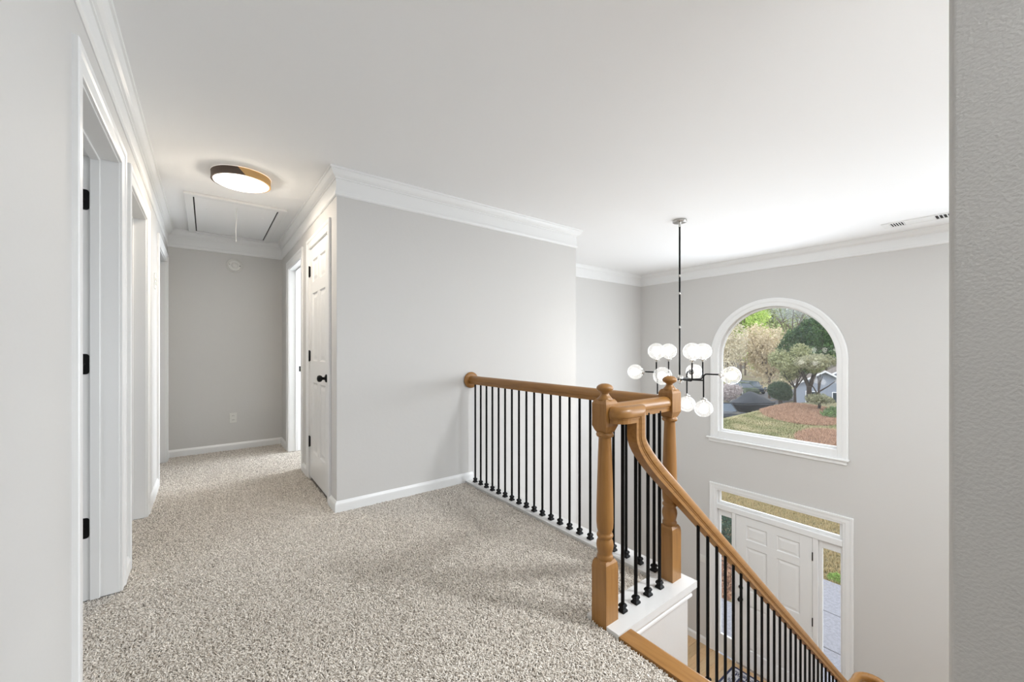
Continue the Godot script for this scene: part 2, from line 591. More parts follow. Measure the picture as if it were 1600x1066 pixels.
func newel(label: String, at: Vector3, base_h := 0.268) -> Node3D:
	var t := thing("newel_post", label, "newel post", at)
	var d := base_h - 0.268
	var st := mb()
	square_lathe(st, [Vector2(0, 0), Vector2(0.039, 0), Vector2(0.039, 0.235 + d), Vector2(0.036, 0.256 + d), Vector2(0.029, 0.268 + d), Vector2(0, 0.268 + d)])
	obj("base_block", st, M.oak_upright, t)
	st = mb()
	lathe(st, [Vector2(0.0, 0.262), Vector2(0.030, 0.262), Vector2(0.0335, 0.270), Vector2(0.0345, 0.278), Vector2(0.032, 0.286), Vector2(0.0295, 0.289), Vector2(0.031, 0.296), Vector2(0.0345, 0.312), Vector2(0.0365, 0.326), Vector2(0.0345, 0.341), Vector2(0.0295, 0.353), Vector2(0.0285, 0.357), Vector2(0.033, 0.361), Vector2(0.035, 0.367), Vector2(0.033, 0.374), Vector2(0.0285, 0.378), Vector2(0.030, 0.384), Vector2(0.034, 0.398), Vector2(0.0358, 0.425), Vector2(0.0350, 0.50), Vector2(0.0325, 0.60), Vector2(0.0295, 0.70), Vector2(0.0265, 0.780), Vector2(0.028, 0.784), Vector2(0.035, 0.788), Vector2(0.0372, 0.796), Vector2(0.035, 0.804), Vector2(0.029, 0.807), Vector2(0.027, 0.812), Vector2(0.027, 0.83)].map(func(p): return Vector2(p.x, p.y + d)), 28)
	obj("turned_shaft", st, M.oak_upright, t)
	st = mb()
	square_lathe(st, [Vector2(0, 0.806), Vector2(0.026, 0.806), Vector2(0.031, 0.815), Vector2(0.0385, 0.834), Vector2(0.0385, 0.928), Vector2(0.034, 0.938), Vector2(0.028, 0.946), Vector2(0, 0.946)].map(func(p): return Vector2(p.x, p.y + d)))
	obj("top_block", st, M.oak_upright, t)
	st = mb()
	lathe(st, [Vector2(0.0, 0.940), Vector2(0.0335, 0.940), Vector2(0.0315, 0.948), Vector2(0.023, 0.957), Vector2(0.0165, 0.966), Vector2(0.0160, 0.972), Vector2(0.021, 0.976), Vector2(0.031, 0.982), Vector2(0.0355, 0.990), Vector2(0.0345, 0.997), Vector2(0.027, 1.005), Vector2(0.015, 1.0105), Vector2(0, 1.012)].map(func(p): return Vector2(p.x, p.y + d)), 28)
	obj("finial", st, M.oak_upright, t)
	return t

# ------------------------------------------------------------------ the place
func _ready() -> void:
	rng.seed = 20
	setup_camera_and_light()
	make_materials()
	build_shell()
	build_trim()
	build_doors()
	build_front_wall_openings()
	build_carpet()
	build_railing()
	build_stairs()
	build_fittings()
	build_chandelier()
	build_foyer_things()
	build_outside()

func setup_camera_and_light() -> void:
	var cam := Camera3D.new()
	cam.name = "camera"
	add_child(cam)
	cam.projection = Camera3D.PROJECTION_FRUSTUM
	cam.near = 0.05
	cam.far = 400.0
	cam.size = 0.05 * 1066.0 / 622.0
	cam.frustum_offset = Vector2(0, 0.05 * 12.0 / 622.0)
	cam.position = Vector3(0, 1.16, 0)
	cam.rotation.y = deg_to_rad(-37.5)
	cam.current = true
	var env := Environment.new()
	env.background_mode = Environment.BG_SKY
	var sky := Sky.new()
	var sm := ProceduralSkyMaterial.new()
	sm.sky_top_color = c8(226, 234, 246)
	sm.sky_horizon_color = c8(246, 249, 252)
	sm.ground_bottom_color = c8(150, 145, 130)
	sm.ground_horizon_color = c8(225, 225, 220)
	sm.sky_energy_multiplier = 1.3
	sm.ground_energy_multiplier = 0.6
	sky.sky_material = sm
	env.sky = sky
	env.tonemap_mode = Environment.TONE_MAPPER_LINEAR
	env.tonemap_exposure = 1.74
	env.sdfgi_enabled = true
	env.ssao_enabled = true
	env.ssil_enabled = true
	var we := WorldEnvironment.new()
	we.name = "surroundings"
	we.environment = env
	add_child(we)

# wall pieces across X with openings [z0, z1, y0, y1]
func wall_x(called: String, xa: float, xb: float, z0: float, z1: float, y0: float, y1: float, holes: Array, m: Material, label := "") -> MeshInstance3D:
	var st := mb()
	var z := z0
	for h in holes:
		bx(st, Vector3(xa, y0, z), Vector3(xb, y1, h[0]))
		if h[2] > y0:
			bx(st, Vector3(xa, y0, h[0]), Vector3(xb, h[2], h[1]))
		if h[3] < y1:
			bx(st, Vector3(xa, h[3], h[0]), Vector3(xb, y1, h[1]))
		z = h[1]
	bx(st, Vector3(xa, y0, z), Vector3(xb, y1, z1))
	return struct(called, st, m, label, "wall")

const L1 := [-2.645, -1.888]
const L2 := [-3.70, -2.965]
const L3 := [-5.37, -4.545]
const R1 := [-3.93, -3.255]
const R2 := [-5.08, -4.32]
const DH := 2.045
const ARCH_Z0 := -2.85
const ARCH_Z1 := -1.437
const ARCH_Y0 := -0.067
const SPRING := 1.03
const UNIT_Z0 := -2.90
const UNIT_Z1 := -1.352
const UNIT_Y1 := -0.93
const UNSEEN_WIN := [0.6, 2.6, 0.8, 2.28]   # unseen foyer window past the wall end, placed to light the walls

func build_shell() -> void:
	var t := 0.018
	var holes := []
	for d in [L3, L2, L1]:
		holes.append([d[0] - t, d[1] + t, -0.02, DH + t])
	wall_x("wall_left", HALL_L - 0.12, HALL_L, END_Z - 0.12, 1.42, -0.25, CEIL, holes, M.wall_paint, "pale grey hall wall with three doorways along the left side")
	holes = []
	for d in [R2, R1]:
		holes.append([d[0] - t, d[1] + t, -0.02, DH + t])
	wall_x("wall_right", HALL_R, HALL_R + 0.12, END_Z - 0.12, MID_Z, -0.25, CEIL, holes, M.wall_paint, "pale grey hall wall holding the closet door")
	var st := box(Vector3(HALL_L - 0.12, -0.25, END_Z - 0.12), Vector3(HALL_R, CEIL, END_Z))
	struct("wall_end", st, M.wall_paint, "grey wall closing the far end of the hall", "wall")
	st = mb()
	bx(st, Vector3(HALL_R + 0.12, -0.25, MID_Z - 0.12), Vector3(1.78, CEIL, MID_Z))
	bx(st, Vector3(1.78, FLOOR2 - 0.2, MID_Z - 0.12), Vector3(MID_X, CEIL, MID_Z))
	bx(st, Vector3(MID_X - 0.12, FLOOR2 - 0.2, FOY_Z), Vector3(MID_X, CEIL, MID_Z - 0.12))
	struct("wall_middle", st, M.wall_paint, "broad plain pale grey wall that the landing railing runs into", "wall")
	st = box(Vector3(MID_X - 0.12, FLOOR2 - 0.2, FOY_Z - 0.12), Vector3(FRONT_X + 0.15, CEIL, FOY_Z))
	struct("wall_foyer", st, M.wall_paint, "foyer side wall behind the chandelier", "wall")
	# front wall with the arched window and the door unit
	st = mb()
	var xa := FRONT_X
	var xb := FRONT_X + 0.15
	var zlo := FOY_Z
	var zhi := 3.32
	bx(st, Vector3(xa, FLOOR2 - 0.2, zlo), Vector3(xb, CEIL, UNIT_Z0))
	bx(st, Vector3(xa, FLOOR2 - 0.2, UNIT_Z1), Vector3(xb, CEIL, UNSEEN_WIN[0]))
	bx(st, Vector3(xa, FLOOR2 - 0.2, UNSEEN_WIN[1]), Vector3(xb, CEIL, zhi))
	bx(st, Vector3(xa, FLOOR2 - 0.2, UNSEEN_WIN[0]), Vector3(xb, UNSEEN_WIN[2], UNSEEN_WIN[1]))
	bx(st, Vector3(xa, UNSEEN_WIN[3], UNSEEN_WIN[0]), Vector3(xb, CEIL, UNSEEN_WIN[1]))
	bx(st, Vector3(xa, UNIT_Y1, UNIT_Z0), Vector3(xb, ARCH_Y0, UNIT_Z1))
	bx(st, Vector3(xa, ARCH_Y0, UNIT_Z0), Vector3(xb, CEIL, ARCH_Z0))
	bx(st, Vector3(xa, ARCH_Y0, ARCH_Z1), Vector3(xb, CEIL, UNIT_Z1))
	var cz := (ARCH_Z0 + ARCH_Z1) / 2.0
	var r := (ARCH_Z1 - ARCH_Z0) / 2.0
	var n := 40
	for i in n:
		var a := PI * i / n
		var b := PI * (i + 1) / n
		var p := Vector2(cz - cos(a) * r, SPRING + sin(a) * r)
		var q := Vector2(cz - cos(b) * r, SPRING + sin(b) * r)
		for x in [xa, xb]:
			quad(st, Vector3(x, p.y, p.x), Vector3(x, q.y, q.x), Vector3(x, CEIL, q.x), Vector3(x, CEIL, p.x), Vector3(-1 if x == xa else 1, 0, 0))
		quad(st, Vector3(xa, p.y, p.x), Vector3(xa, q.y, q.x), Vector3(xb, q.y, q.x), Vector3(xb, p.y, p.x), Vector3(0, -sin((a + b) / 2), cos((a + b) / 2)))
	struct("wall_front", st, M.wall_paint, "tall front wall with the arched window above the entrance door", "wall")
	# the wall end close to the camera, with a rounded corner bead
	st = mb()
	var rr := 0.012
	var poly := []
	for i in 7:
		var a := PI + PI / 2 * i / 6
		poly.append(Vector2(1.30 + rr + cos(a) * rr, -0.111 + rr + sin(a) * rr))
	for i in 7:
		var a := -PI / 2 + PI / 2 * i / 6
		poly.append(Vector2(1.42 - rr + cos(a) * rr, -0.111 + rr + sin(a) * rr))
	poly.append(Vector2(1.42, 1.42))
	poly.append(Vector2(1.30, 1.42))
	plate(st, poly, Vector3(0, FLOOR2 - 0.2, 0), Vector3(1, 0, 0), Vector3(0, 0, 1), Vector3(0, CEIL - FLOOR2 + 0.2, 0))
	struct("wall_near", st, M.textured_wall_paint, "shaded grey textured wall end close beside the camera", "wall")
	st = mb()
	bx(st, Vector3(HALL_L, -0.25, 1.30), Vector3(1.30, CEIL, 1.42))
	struct("wall_back", st, M.wall_paint, "plain wall behind the camera", "wall")
	st = mb()
	bx(st, Vector3(1.42, FLOOR2 - 0.2, -0.09), Vector3(3.4, 0.24, 0.01), 0.004)  # low wall out of view, placed to keep side light off the landing face
	bx(st, Vector3(1.42, FLOOR2 - 0.2, 3.20), Vector3(FRONT_X, CEIL, 3.32))
	bx(st, Vector3(1.30, FLOOR2 - 0.2, 1.42), Vector3(1.42, CEIL, 3.32))
	struct("wall_stair_unseen", st, M.wall_paint, "unseen foyer walls past the stairs, with a low wall that shades the landing face", "wall")
	# ceiling, upper floor, foyer floor
	st = box(Vector3(-3.2, CEIL, END_Z - 0.3), Vector3(FRONT_X + 0.3, CEIL + 0.12, 3.4))
	struct("ceiling", st, M.ceiling_paint, "smooth white ceiling over hall, landing and foyer", "ceiling")
	st = mb()
	bx(st, Vector3(-3.1, -0.25, END_Z - 0.12), Vector3(1.30, -0.014, 1.30))
	bx(st, Vector3(1.30, -0.25, MID_Z), Vector3(1.80, -0.014, -1.12))
	bx(st, Vector3(1.30, -0.25, END_Z - 0.12), Vector3(MID_X - 0.12, -0.014, MID_Z - 0.12))
	struct("floor", st, M.carpet_backing, "upper floor of the hall and landing under the carpet", "floor")
	st = mb()
	bx(st, Vector3(1.82, FLOOR2 - 0.2, MID_Z), Vector3(1.90, -0.028, -1.16))
	bx(st, Vector3(1.31, FLOOR2 - 0.2, -1.16), Vector3(1.90, -0.028, -1.04))
	struct("wall_landing", st, M.wall_paint, "white wall face under the landing edge beside the stairs", "wall")
	st = box(Vector3(1.2, FLOOR2 - 0.2, FOY_Z), Vector3(FRONT_X, FLOOR2 - 0.02, 3.2))
	var ff := struct("floor_foyer", st, M.pale_plank_0, "pale wooden foyer floor below the stairs", "floor")
	var pz := FOY_Z + 0.001
	var row := 0
	while pz < -1.2:
		var px := 3.0 + fmod(row * 0.73, 1.3)
		var first := 2.0
		while first < FRONT_X - 0.02:
			var nxt := minf(px, FRONT_X - 0.002)
			if nxt - first > 0.05:
				var ps := mb()
				bx(ps, Vector3(first + 0.0008, FLOOR2 - 0.03, pz + 0.0008), Vector3(nxt - 0.0008, FLOOR2, pz + 0.1262), 0.0015)
				obj("plank", ps, M["pale_plank_%d" % rng.randi_range(0, 2)], ff)
			first = nxt
			px += 1.4
		pz += 0.127
		row += 1
	# rooms behind the doorways
	st = mb()
	bx(st, Vector3(-3.2, -0.25, END_Z - 0.3), Vector3(-3.1, CEIL, -1.3))
	bx(st, Vector3(-3.2, -0.25, 0.1), Vector3(-3.1, CEIL, 1.5))
	bx(st, Vector3(-3.2, -0.25, -1.3), Vector3(-3.1, 0.6, 0.1))
	bx(st, Vector3(-3.2, 2.1, -1.3), Vector3(-3.1, CEIL, 0.1))
	bx(st, Vector3(-3.1, -0.25, 1.3), Vector3(HALL_L - 0.12, CEIL, 1.42))
	bx(st, Vector3(-3.1, -0.25, END_Z - 0.24), Vector3(HALL_L - 0.12, CEIL, END_Z - 0.12))
	struct("wall_bedroom", st, M.wall_paint, "walls of the rooms behind the left doorways", "wall")
	st = mb()
	bx(st, Vector3(HALL_R, -0.25, END_Z - 0.24), Vector3(MID_X, CEIL, END_Z - 0.12))
	bx(st, Vector3(MID_X - 0.12, -0.25, END_Z - 0.12), Vector3(MID_X, 0.7, FOY_Z - 0.12))
	bx(st, Vector3(MID_X - 0.12, 2.15, END_Z - 0.12), Vector3(MID_X, CEIL, FOY_Z - 0.12))
	bx(st, Vector3(MID_X - 0.12, 0.7, END_Z - 0.12), Vector3(MID_X, 2.15, -5.35))
	bx(st, Vector3(MID_X - 0.12, 0.7, -4.45), Vector3(MID_X, 2.15, FOY_Z - 0.12))
	bx(st, Vector3(HALL_R + 0.12, 0, -4.15), Vector3(MID_X - 0.12, CEIL, -4.05))
	struct("wall_side_room", st, M.wall_paint, "walls of the room behind the right doorway", "wall")
	var wn := 2
	for w in [[Vector3(-3.17, 0.6, -1.3), Vector3(-3.13, 2.1, 0.1), 0.9], [Vector3(MID_X - 0.08, 0.7, -5.35), Vector3(MID_X - 0.04, 2.15, -4.45), 5.6], [Vector3(FRONT_X + 0.06, UNSEEN_WIN[2], UNSEEN_WIN[0]), Vector3(FRONT_X + 0.11, UNSEEN_WIN[3], UNSEEN_WIN[1]), 6.9]]:
		var win := setting("window_%d" % wn, ["unseen bedroom window, placed to light the nearest left doorway jamb", "unseen side room window, placed to light the right doorway and hall floor", "unseen foyer window past the near wall end, placed to light the left and landing walls"][wn - 2], "window")
		wn += 1
		# area light inside each window out of view, for the jamb
		var dl := AreaLight3D.new()
		dl.name = "window_daylight"
		dl.light_color = Color(0.925, 0.962, 1.0)
		dl.light_energy = w[2]
		dl.shadow_enabled = true
		dl.area_range = 30.0
		win.add_child(dl)
		dl.position = (w[0] + w[1]) / 2.0
		if w[0].x < 0:
			dl.rotation.y = -PI / 2
			dl.position.x = -3.08
			dl.area_size = Vector2(1.35, 1.45)
		elif w[0].x > 5:
			dl.rotation.y = PI / 2
			dl.position.x = FRONT_X - 0.02
			dl.area_size = Vector2(1.95, 1.4)
		else:
			dl.rotation.y = PI / 2
			dl.position.x = MID_X - 0.15
			dl.area_size = Vector2(0.85, 1.4)
		var lo: Vector3 = w[0]
		var hi: Vector3 = w[1]
		var fr := mb()
		for e in [0.0, 0.5, 1.0]:
			var y := lerpf(lo.y + 0.025, hi.y - 0.025, e)
			bx(fr, Vector3(lo.x, y - 0.025, lo.z), Vector3(hi.x, y + 0.025, hi.z), 0.004)
		bx(fr, lo, Vector3(hi.x, hi.y, lo.z + 0.05), 0.004)
		bx(fr, Vector3(lo.x, lo.y, hi.z - 0.05), hi, 0.004)
		obj("window_frame", fr, M.white_trim, win)

const CROWN := [Vector2(0, 0), Vector2(0, 0.19), Vector2(0.004, 0.19), Vector2(0.012, 0.183), Vector2(0.014, 0.172), Vector2(0.012, 0.158), Vector2(0.006, 0.155), Vector2(0.006, 0.070), Vector2(0.012, 0.068), Vector2(0.013, 0.060), Vector2(0.022, 0.055), Vector2(0.033, 0.044), Vector2(0.040, 0.030), Vector2(0.046, 0.014), Vector2(0.054, 0.011), Vector2(0.056, 0.0)]
const BASE := [Vector2(0, 0), Vector2(0, 0.086), Vector2(0.004, 0.086), Vector2(0.008, 0.078), Vector2(0.0135, 0.068), Vector2(0.0145, 0.060), Vector2(0.0145, 0.0)]

# moulding along walls in plan; points run so that the room is on the (n x dir) side
func mould(st: SurfaceTool, pts: Array, y: float, prof: Array, down: bool) -> void:
	var path := []
	for p in pts:
		path.append(Vector3(p.x, y, p.y))
	sweep(st, path, Vector3.DOWN if down else Vector3.UP, prof)

func build_trim() -> void:
	# room side: for DOWN x dir ; walk so that it points into the room
	var st := mb()
	var pts := [Vector2(HALL_L, 1.3), Vector2(HALL_L, END_Z), Vector2(HALL_R, END_Z), Vector2(HALL_R, MID_Z), Vector2(MID_X, MID_Z), Vector2(MID_X, FOY_Z), Vector2(FRONT_X, FOY_Z), Vector2(FRONT_X, 3.2)]
	mould(st, side_path(pts, Vector3.DOWN), CEIL, CROWN, true)
	struct("trim_1", st, M.white_trim, "white crown moulding with a flat frieze round hall and foyer", "moulding")
	var c := 0.089
	for b in [["baseboard_left", [[Vector2(HALL_L, 1.3), Vector2(HALL_L, L1[1] + c)], [Vector2(HALL_L, L1[0] - c), Vector2(HALL_L, L2[1] + c)], [Vector2(HALL_L, L2[0] - c), Vector2(HALL_L, L3[1] + c)], [Vector2(HALL_L, L3[0] - c), Vector2(HALL_L, END_Z), Vector2(HALL_R, END_Z), Vector2(HALL_R, R2[0] - c)]]],
			["baseboard_right", [[Vector2(HALL_R, R2[1] + c), Vector2(HALL_R, R1[0] - c)], [Vector2(HALL_R, R1[1] + c), Vector2(HALL_R, MID_Z), Vector2(RAIL_X + 0.02, MID_Z)]]]]:
		st = mb()
		for run in b[1]:
			mould(st, side_path(run, Vector3.UP), -0.012, BASE, false)
		struct(b[0], st, M.white_trim, "white baseboard along the " + ("left wall and end of the hall" if b[0] == "baseboard_left" else "closet wall and the plain landing wall"), "baseboard")
	st = mb()
	mould(st, side_path([Vector2(MID_X, MID_Z), Vector2(MID_X, FOY_Z), Vector2(FRONT_X, FOY_Z), Vector2(FRONT_X, UNIT_Z0 - 0.08)], Vector3.UP), FLOOR2, BASE.map(func(p): return Vector2(p.x, p.y * 1.3)), false)
	mould(st, side_path([Vector2(1.9, MID_Z), Vector2(MID_X, MID_Z)], Vector3.UP), FLOOR2, BASE, false)
	struct("baseboard_foyer", st, M.white_trim, "white baseboard round the foyer below", "baseboard")

# the list runs with the room on its right (seen from above); turn it if the sweep needs the other way
func side_path(pts: Array, n: Vector3) -> Array:
	var p := pts.duplicate()
	if n == Vector3.UP:
		p.reverse()
	return p

func build_doors() -> void:
	var i := 1
	var said := ["nearest doorway in the left wall with three black hinges on its far jamb", "middle doorway in the left wall with warm lit jamb", "farthest doorway in the left wall beside the end wall"]
	for d in [L1, L2, L3]:
		var o := setting("door_%d" % i, said[i - 1], "doorway")
		var st := mb()
		casing_x(st, HALL_L, 1.0, d[0], d[1], DH)
		obj("casing", st, M.white_trim, o)
		st = mb()
		jamb_x(st, HALL_L, HALL_L - 0.142, d[0], d[1], DH, HALL_L - 0.063)
		obj("jamb", st, M.white_trim, o)
		if i == 1:
			for y in [1.845, 1.089, 0.334]:
				var hs := mb()
				var pl := []
				for k in 5:
					var a := PI / 2 * k / 4
					pl.append(Vector2(-0.008 - 0.012 + sin(a) * 0.012 - 0.0, 0.047 - 0.012 + cos(a) * 0.012))
				var poly := [Vector2(-0.045, 0.047)]
				for k in 5:
					var a := PI / 2 * k / 4
					poly.append(Vector2(-0.012 + sin(a) * 0.012, 0.035 + cos(a) * 0.012))
				for k in 5:
					var a := PI / 2 * k / 4
					poly.append(Vector2(-0.012 + cos(a) * 0.012, -0.035 - sin(a) * 0.012))
				poly.append(Vector2(-0.045, -0.047))
				plate(hs, poly, Vector3(HALL_L - 0.099, y, d[0]), Vector3(1, 0, 0), Vector3(0, 1, 0), Vector3(0, 0, 0.003))
				tube(hs, [Vector3(HALL_L - 0.150, y - 0.05, d[0] + 0.003), Vector3(HALL_L - 0.150, y + 0.05, d[0] + 0.003)], 0.0065, 10)
				for sy in [-0.03, 0.03, 0.0]:
					ball(hs, Vector3(HALL_L - 0.115 - absf(sy) * 0.3, y + sy, d[0] + 0.003), Vector3(0.004, 0.004, 0.0016), 6, 10)
				obj("hinge", hs, M.black_hardware, o)
		# the leaf stands open against the inner side, hinged on the far jamb
		var lt := Transform3D(Basis(Vector3.UP, PI), Vector3(HALL_L - 0.150, 0.006, d[0] - 0.025))
		door_leaf(o, d[1] - d[0] - 0.006, DH - 0.02, lt)
		i += 1
	# closet door, closed
	var cl := setting("door_4", "white six-panel closet door with black knob beside the wall corner", "door")
	var st2 := mb()
	casing_x(st2, HALL_R, -1.0, R1[0], R1[1], DH)
	obj("casing", st2, M.white_trim, cl)
	st2 = mb()
	jamb_x(st2, HALL_R, HALL_R + 0.12, R1[0], R1[1], DH, HALL_R + 0.04)
	obj("jamb", st2, M.white_trim, cl)
	door_leaf(cl, R1[1] - R1[0] - 0.008, DH - 0.022, Transform3D(Basis(Vector3.UP, -PI / 2), Vector3(HALL_R + 0.0195, 0.018, R1[0] + 0.004)))
	for y in [1.848, 1.096, 0.333]:
		hinge(cl, Vector3(HALL_R - 0.004, y - 0.045, R1[0] - 0.017), Vector3(HALL_R + 0.004, y + 0.045, R1[0] + 0.02), Vector3(HALL_R - 0.006, y, R1[0] + 0.001))
	knob(cl, Vector3(HALL_R + 0.002, 0.93, R1[1] - 0.065), Vector3(-1, 0, 0))
	# doorway to the side room
	var o5 := setting("door_5", "open doorway past the closet door with a black strike plate", "doorway")
	st2 = mb()
	casing_x(st2, HALL_R, -1.0, R2[0], R2[1], DH)
	obj("casing", st2, M.white_trim, o5)
	st2 = mb()
	jamb_x(st2, HALL_R, HALL_R + 0.12, R2[0], R2[1], DH, HALL_R + 0.063)
	obj("jamb", st2, M.white_trim, o5)
	st2 = mb()
	bx(st2, Vector3(HALL_R + 0.101, 0.90, R2[0]), Vector3(HALL_R + 0.123, 0.96, R2[0] + 0.003), 0.001)
	obj("strike_plate", st2, M.black_hardware, o5)
	door_leaf(o5, R2[1] - R2[0] - 0.006, DH - 0.02, Transform3D(Basis(Vector3.UP, 0), Vector3(HALL_R + 0.145, 0.006, R2[1] + 0.03)))

func arch_path(r: float, y_low: float, x: float) -> Array:
	var cz := (ARCH_Z0 + ARCH_Z1) / 2.0
	var p := [Vector3(x, y_low, cz - r)]
	for i in 33:
		var a := PI * i / 32
		p.append(Vector3(x, SPRING + sin(a) * r, cz - cos(a) * r))
	p.append(Vector3(x, y_low, cz + r))
	return p

func build_front_wall_openings() -> void:
	var x := FRONT_X
	var r := (ARCH_Z1 - ARCH_Z0) / 2.0
	var w := setting("window_1", "arched picture window with white casing in the front wall", "window")
	var st := mb()
	var n := Vector3(-1, 0, 0)
	var p := arch_path(r + 0.0, -0.165, x)
	if n.cross(p[1] - p[0]).z > 0:
		p.reverse()
	sweep(st, p, n, [Vector2(0, 0), Vector2(0, 0.012), Vector2(0.012, 0.016), Vector2(0.05, 0.018), Vector2(0.062, 0.024), Vector2(0.10, 0.026), Vector2(0.112, 0.02), Vector2(0.112, 0)], false)
	obj("casing", st, M.white_trim, w)
	st = mb()
	bx(st, Vector3(x - 0.018, -0.165, ARCH_Z0), Vector3(x, ARCH_Y0, ARCH_Z1), 0.002)
	obj("lower_casing", st, M.white_trim, w)
	st = mb()
	bx(st, Vector3(x - 0.055, -0.19, ARCH_Z0 - 0.165), Vector3(x, -0.165, ARCH_Z1 + 0.125), 0.007)
	obj("window_sill", st, M.white_trim, w)
	st = mb()
	bx(st, Vector3(x - 0.022, -0.24, ARCH_Z0 - 0.14), Vector3(x, -0.19, ARCH_Z1 + 0.10), 0.005)
	obj("apron", st, M.white_trim, w)
	st = mb()
	p = arch_path(r - 0.001, ARCH_Y0, x + 0.09)
	if n.cross(p[1] - p[0]).z > 0:
		p.reverse()
	p.append(p[0])
	p.remove_at(p.size() - 1)
	sweep(st, p, n, [Vector2(-0.02, -0.02), Vector2(-0.02, 0.012), Vector2(-0.008, 0.02), Vector2(0, 0.02), Vector2(0, -0.02)], false, true)
	obj("window_frame", st, M.white_trim, w)
	st = mb()
	var poly := []
	for q in arch_path(r - 0.012, ARCH_Y0 + 0.012, 0.0):
		poly.append(Vector2(q.z, q.y))
	var idx := Geometry2D.triangulate_polygon(PackedVector2Array(poly))
	for k in range(0, idx.size(), 3):
		var v := []
		for j in 3:
			v.append(Vector3(x + 0.095, poly[idx[k + j]].y, poly[idx[k + j]].x))
		tri(st, v[0], v[1], v[2], Vector3(-1, 0, 0))
	obj("pane", st, M.window_glass, w)

	# the daylight that falls in through the arched window
	var dl := AreaLight3D.new()
	dl.name = "window_daylight"
	dl.area_size = Vector2(1.30, 1.55)
	dl.light_color = Color(0.93, 0.965, 1.0)
	dl.light_energy = 3.0
	dl.area_range = 30.0
	dl.shadow_enabled = true
	w.add_child(dl)
	dl.position = Vector3(x - 0.035, 0.82, (ARCH_Z0 + ARCH_Z1) / 2.0)
	dl.rotation.y = PI / 2

	# entrance unit: casing, frame, transom, sidelights, door
	var d := setting("door_6", "white six-panel front door with sidelights and a transom", "door")
	st = mb()
	var path := [Vector3(x, FLOOR2, UNIT_Z0 + 0.004), Vector3(x, UNIT_Y1 - 0.004, UNIT_Z0 + 0.004), Vector3(x, UNIT_Y1 - 0.004, UNIT_Z1 - 0.004), Vector3(x, FLOOR2, UNIT_Z1 - 0.004)]
	if n.cross(Vector3.UP).z > 0:
		path.reverse()
	sweep(st, path, n, CASING.map(func(q): return Vector2(q.x * 0.95, q.y * 1.3)))
	obj("casing", st, M.white_trim, d)
	st = mb()
	var fa := x - 0.006
	var fb := x + 0.13
	bx(st, Vector3(fa, FLOOR2, UNIT_Z0), Vector3(fb, UNIT_Y1, -2.868), 0.003)
	bx(st, Vector3(fa, FLOOR2, -1.382), Vector3(fb, UNIT_Y1, UNIT_Z1), 0.003)
	bx(st, Vector3(fa, -0.958, -2.868), Vector3(fb, UNIT_Y1, -1.382), 0.003)
	bx(st, Vector3(fa - 0.008, -1.232, -2.868), Vector3(fb, -1.155, -1.382), 0.006)
	bx(st, Vector3(fa, FLOOR2, -2.652), Vector3(fb, -1.232, -2.604), 0.003)
	bx(st, Vector3(fa, FLOOR2, -1.680), Vector3(fb, -1.232, -1.624), 0.003)
	obj("frame", st, M.white_trim, d)
	# transom and sidelight sashes
	for s in [[-2.868, -1.382, -1.155, -0.958, 0.034, "transom"], [-2.868, -2.652, FLOOR2, -1.232, 0.032, "sidelight"], [-1.624, -1.382, FLOOR2, -1.232, 0.036, "sidelight"]]:
		var fr := mb()
		var bot: float = s[2] + (s[4] if s[5] == "transom" else 0.28)
		var top: float = s[3] - (0.012 if s[5] == "transom" else 0.10)
		var za: float = s[0] + s[4]
		var zb: float = s[1] - (s[4] if s[5] == "transom" else s[4] - 0.010)
		bx(fr, Vector3(x + 0.03, s[2], s[0]), Vector3(x + 0.07, s[3], za), 0.003)
		bx(fr, Vector3(x + 0.03, s[2], zb), Vector3(x + 0.07, s[3], s[1]), 0.003)
		bx(fr, Vector3(x + 0.03, s[2], za), Vector3(x + 0.07, bot, zb), 0.003)
		bx(fr, Vector3(x + 0.03, top, za), Vector3(x + 0.07, s[3], zb), 0.003)
		var fo := obj(s[5] + "_sash", fr, M.white_trim, d)
		var gl := mb()
		quad(gl, Vector3(x + 0.05, bot, za), Vector3(x + 0.05, top, za), Vector3(x + 0.05, top, zb), Vector3(x + 0.05, bot, zb), Vector3(-1, 0, 0))
		obj("pane", gl, M.window_glass, fo)
	st = mb()
	bx(st, Vector3(x + 0.0, FLOOR2, -2.604), Vector3(x + 0.17, FLOOR2 + 0.022, -1.680), 0.004)
	obj("threshold", st, M.chrome, d)
	door_leaf(d, 0.918, 2.125, Transform3D(Basis(Vector3.UP, PI / 2), Vector3(x + 0.02, FLOOR2 + 0.025, -1.683)))
	for y in [-1.47, -2.30, -3.12]:
		hinge(d, Vector3(x - 0.004, y - 0.05, -1.687), Vector3(x + 0.003, y + 0.05, -1.674), Vector3(x - 0.007, y, -1.681))
	knob(d, Vector3(x + 0.003, -2.43, -2.535), Vector3(-1, 0, 0))
	st = mb()
	lathe(st, [Vector2(0, 0), Vector2(0.03, 0), Vector2(0.03, 0.006), Vector2(0.024, 0.016), Vector2(0, 0.018)], 20, Transform3D(Basis(Vector3(0, 1, 0), Vector3(-1, 0, 0), Vector3(0, 0, 1)), Vector3(x + 0.003, -2.265, -2.535)))
	bx(st, Vector3(x - 0.03, -2.275, -2.541), Vector3(x - 0.012, -2.255, -2.529), 0.003)
	obj("deadbolt", st, M.black_hardware, d)

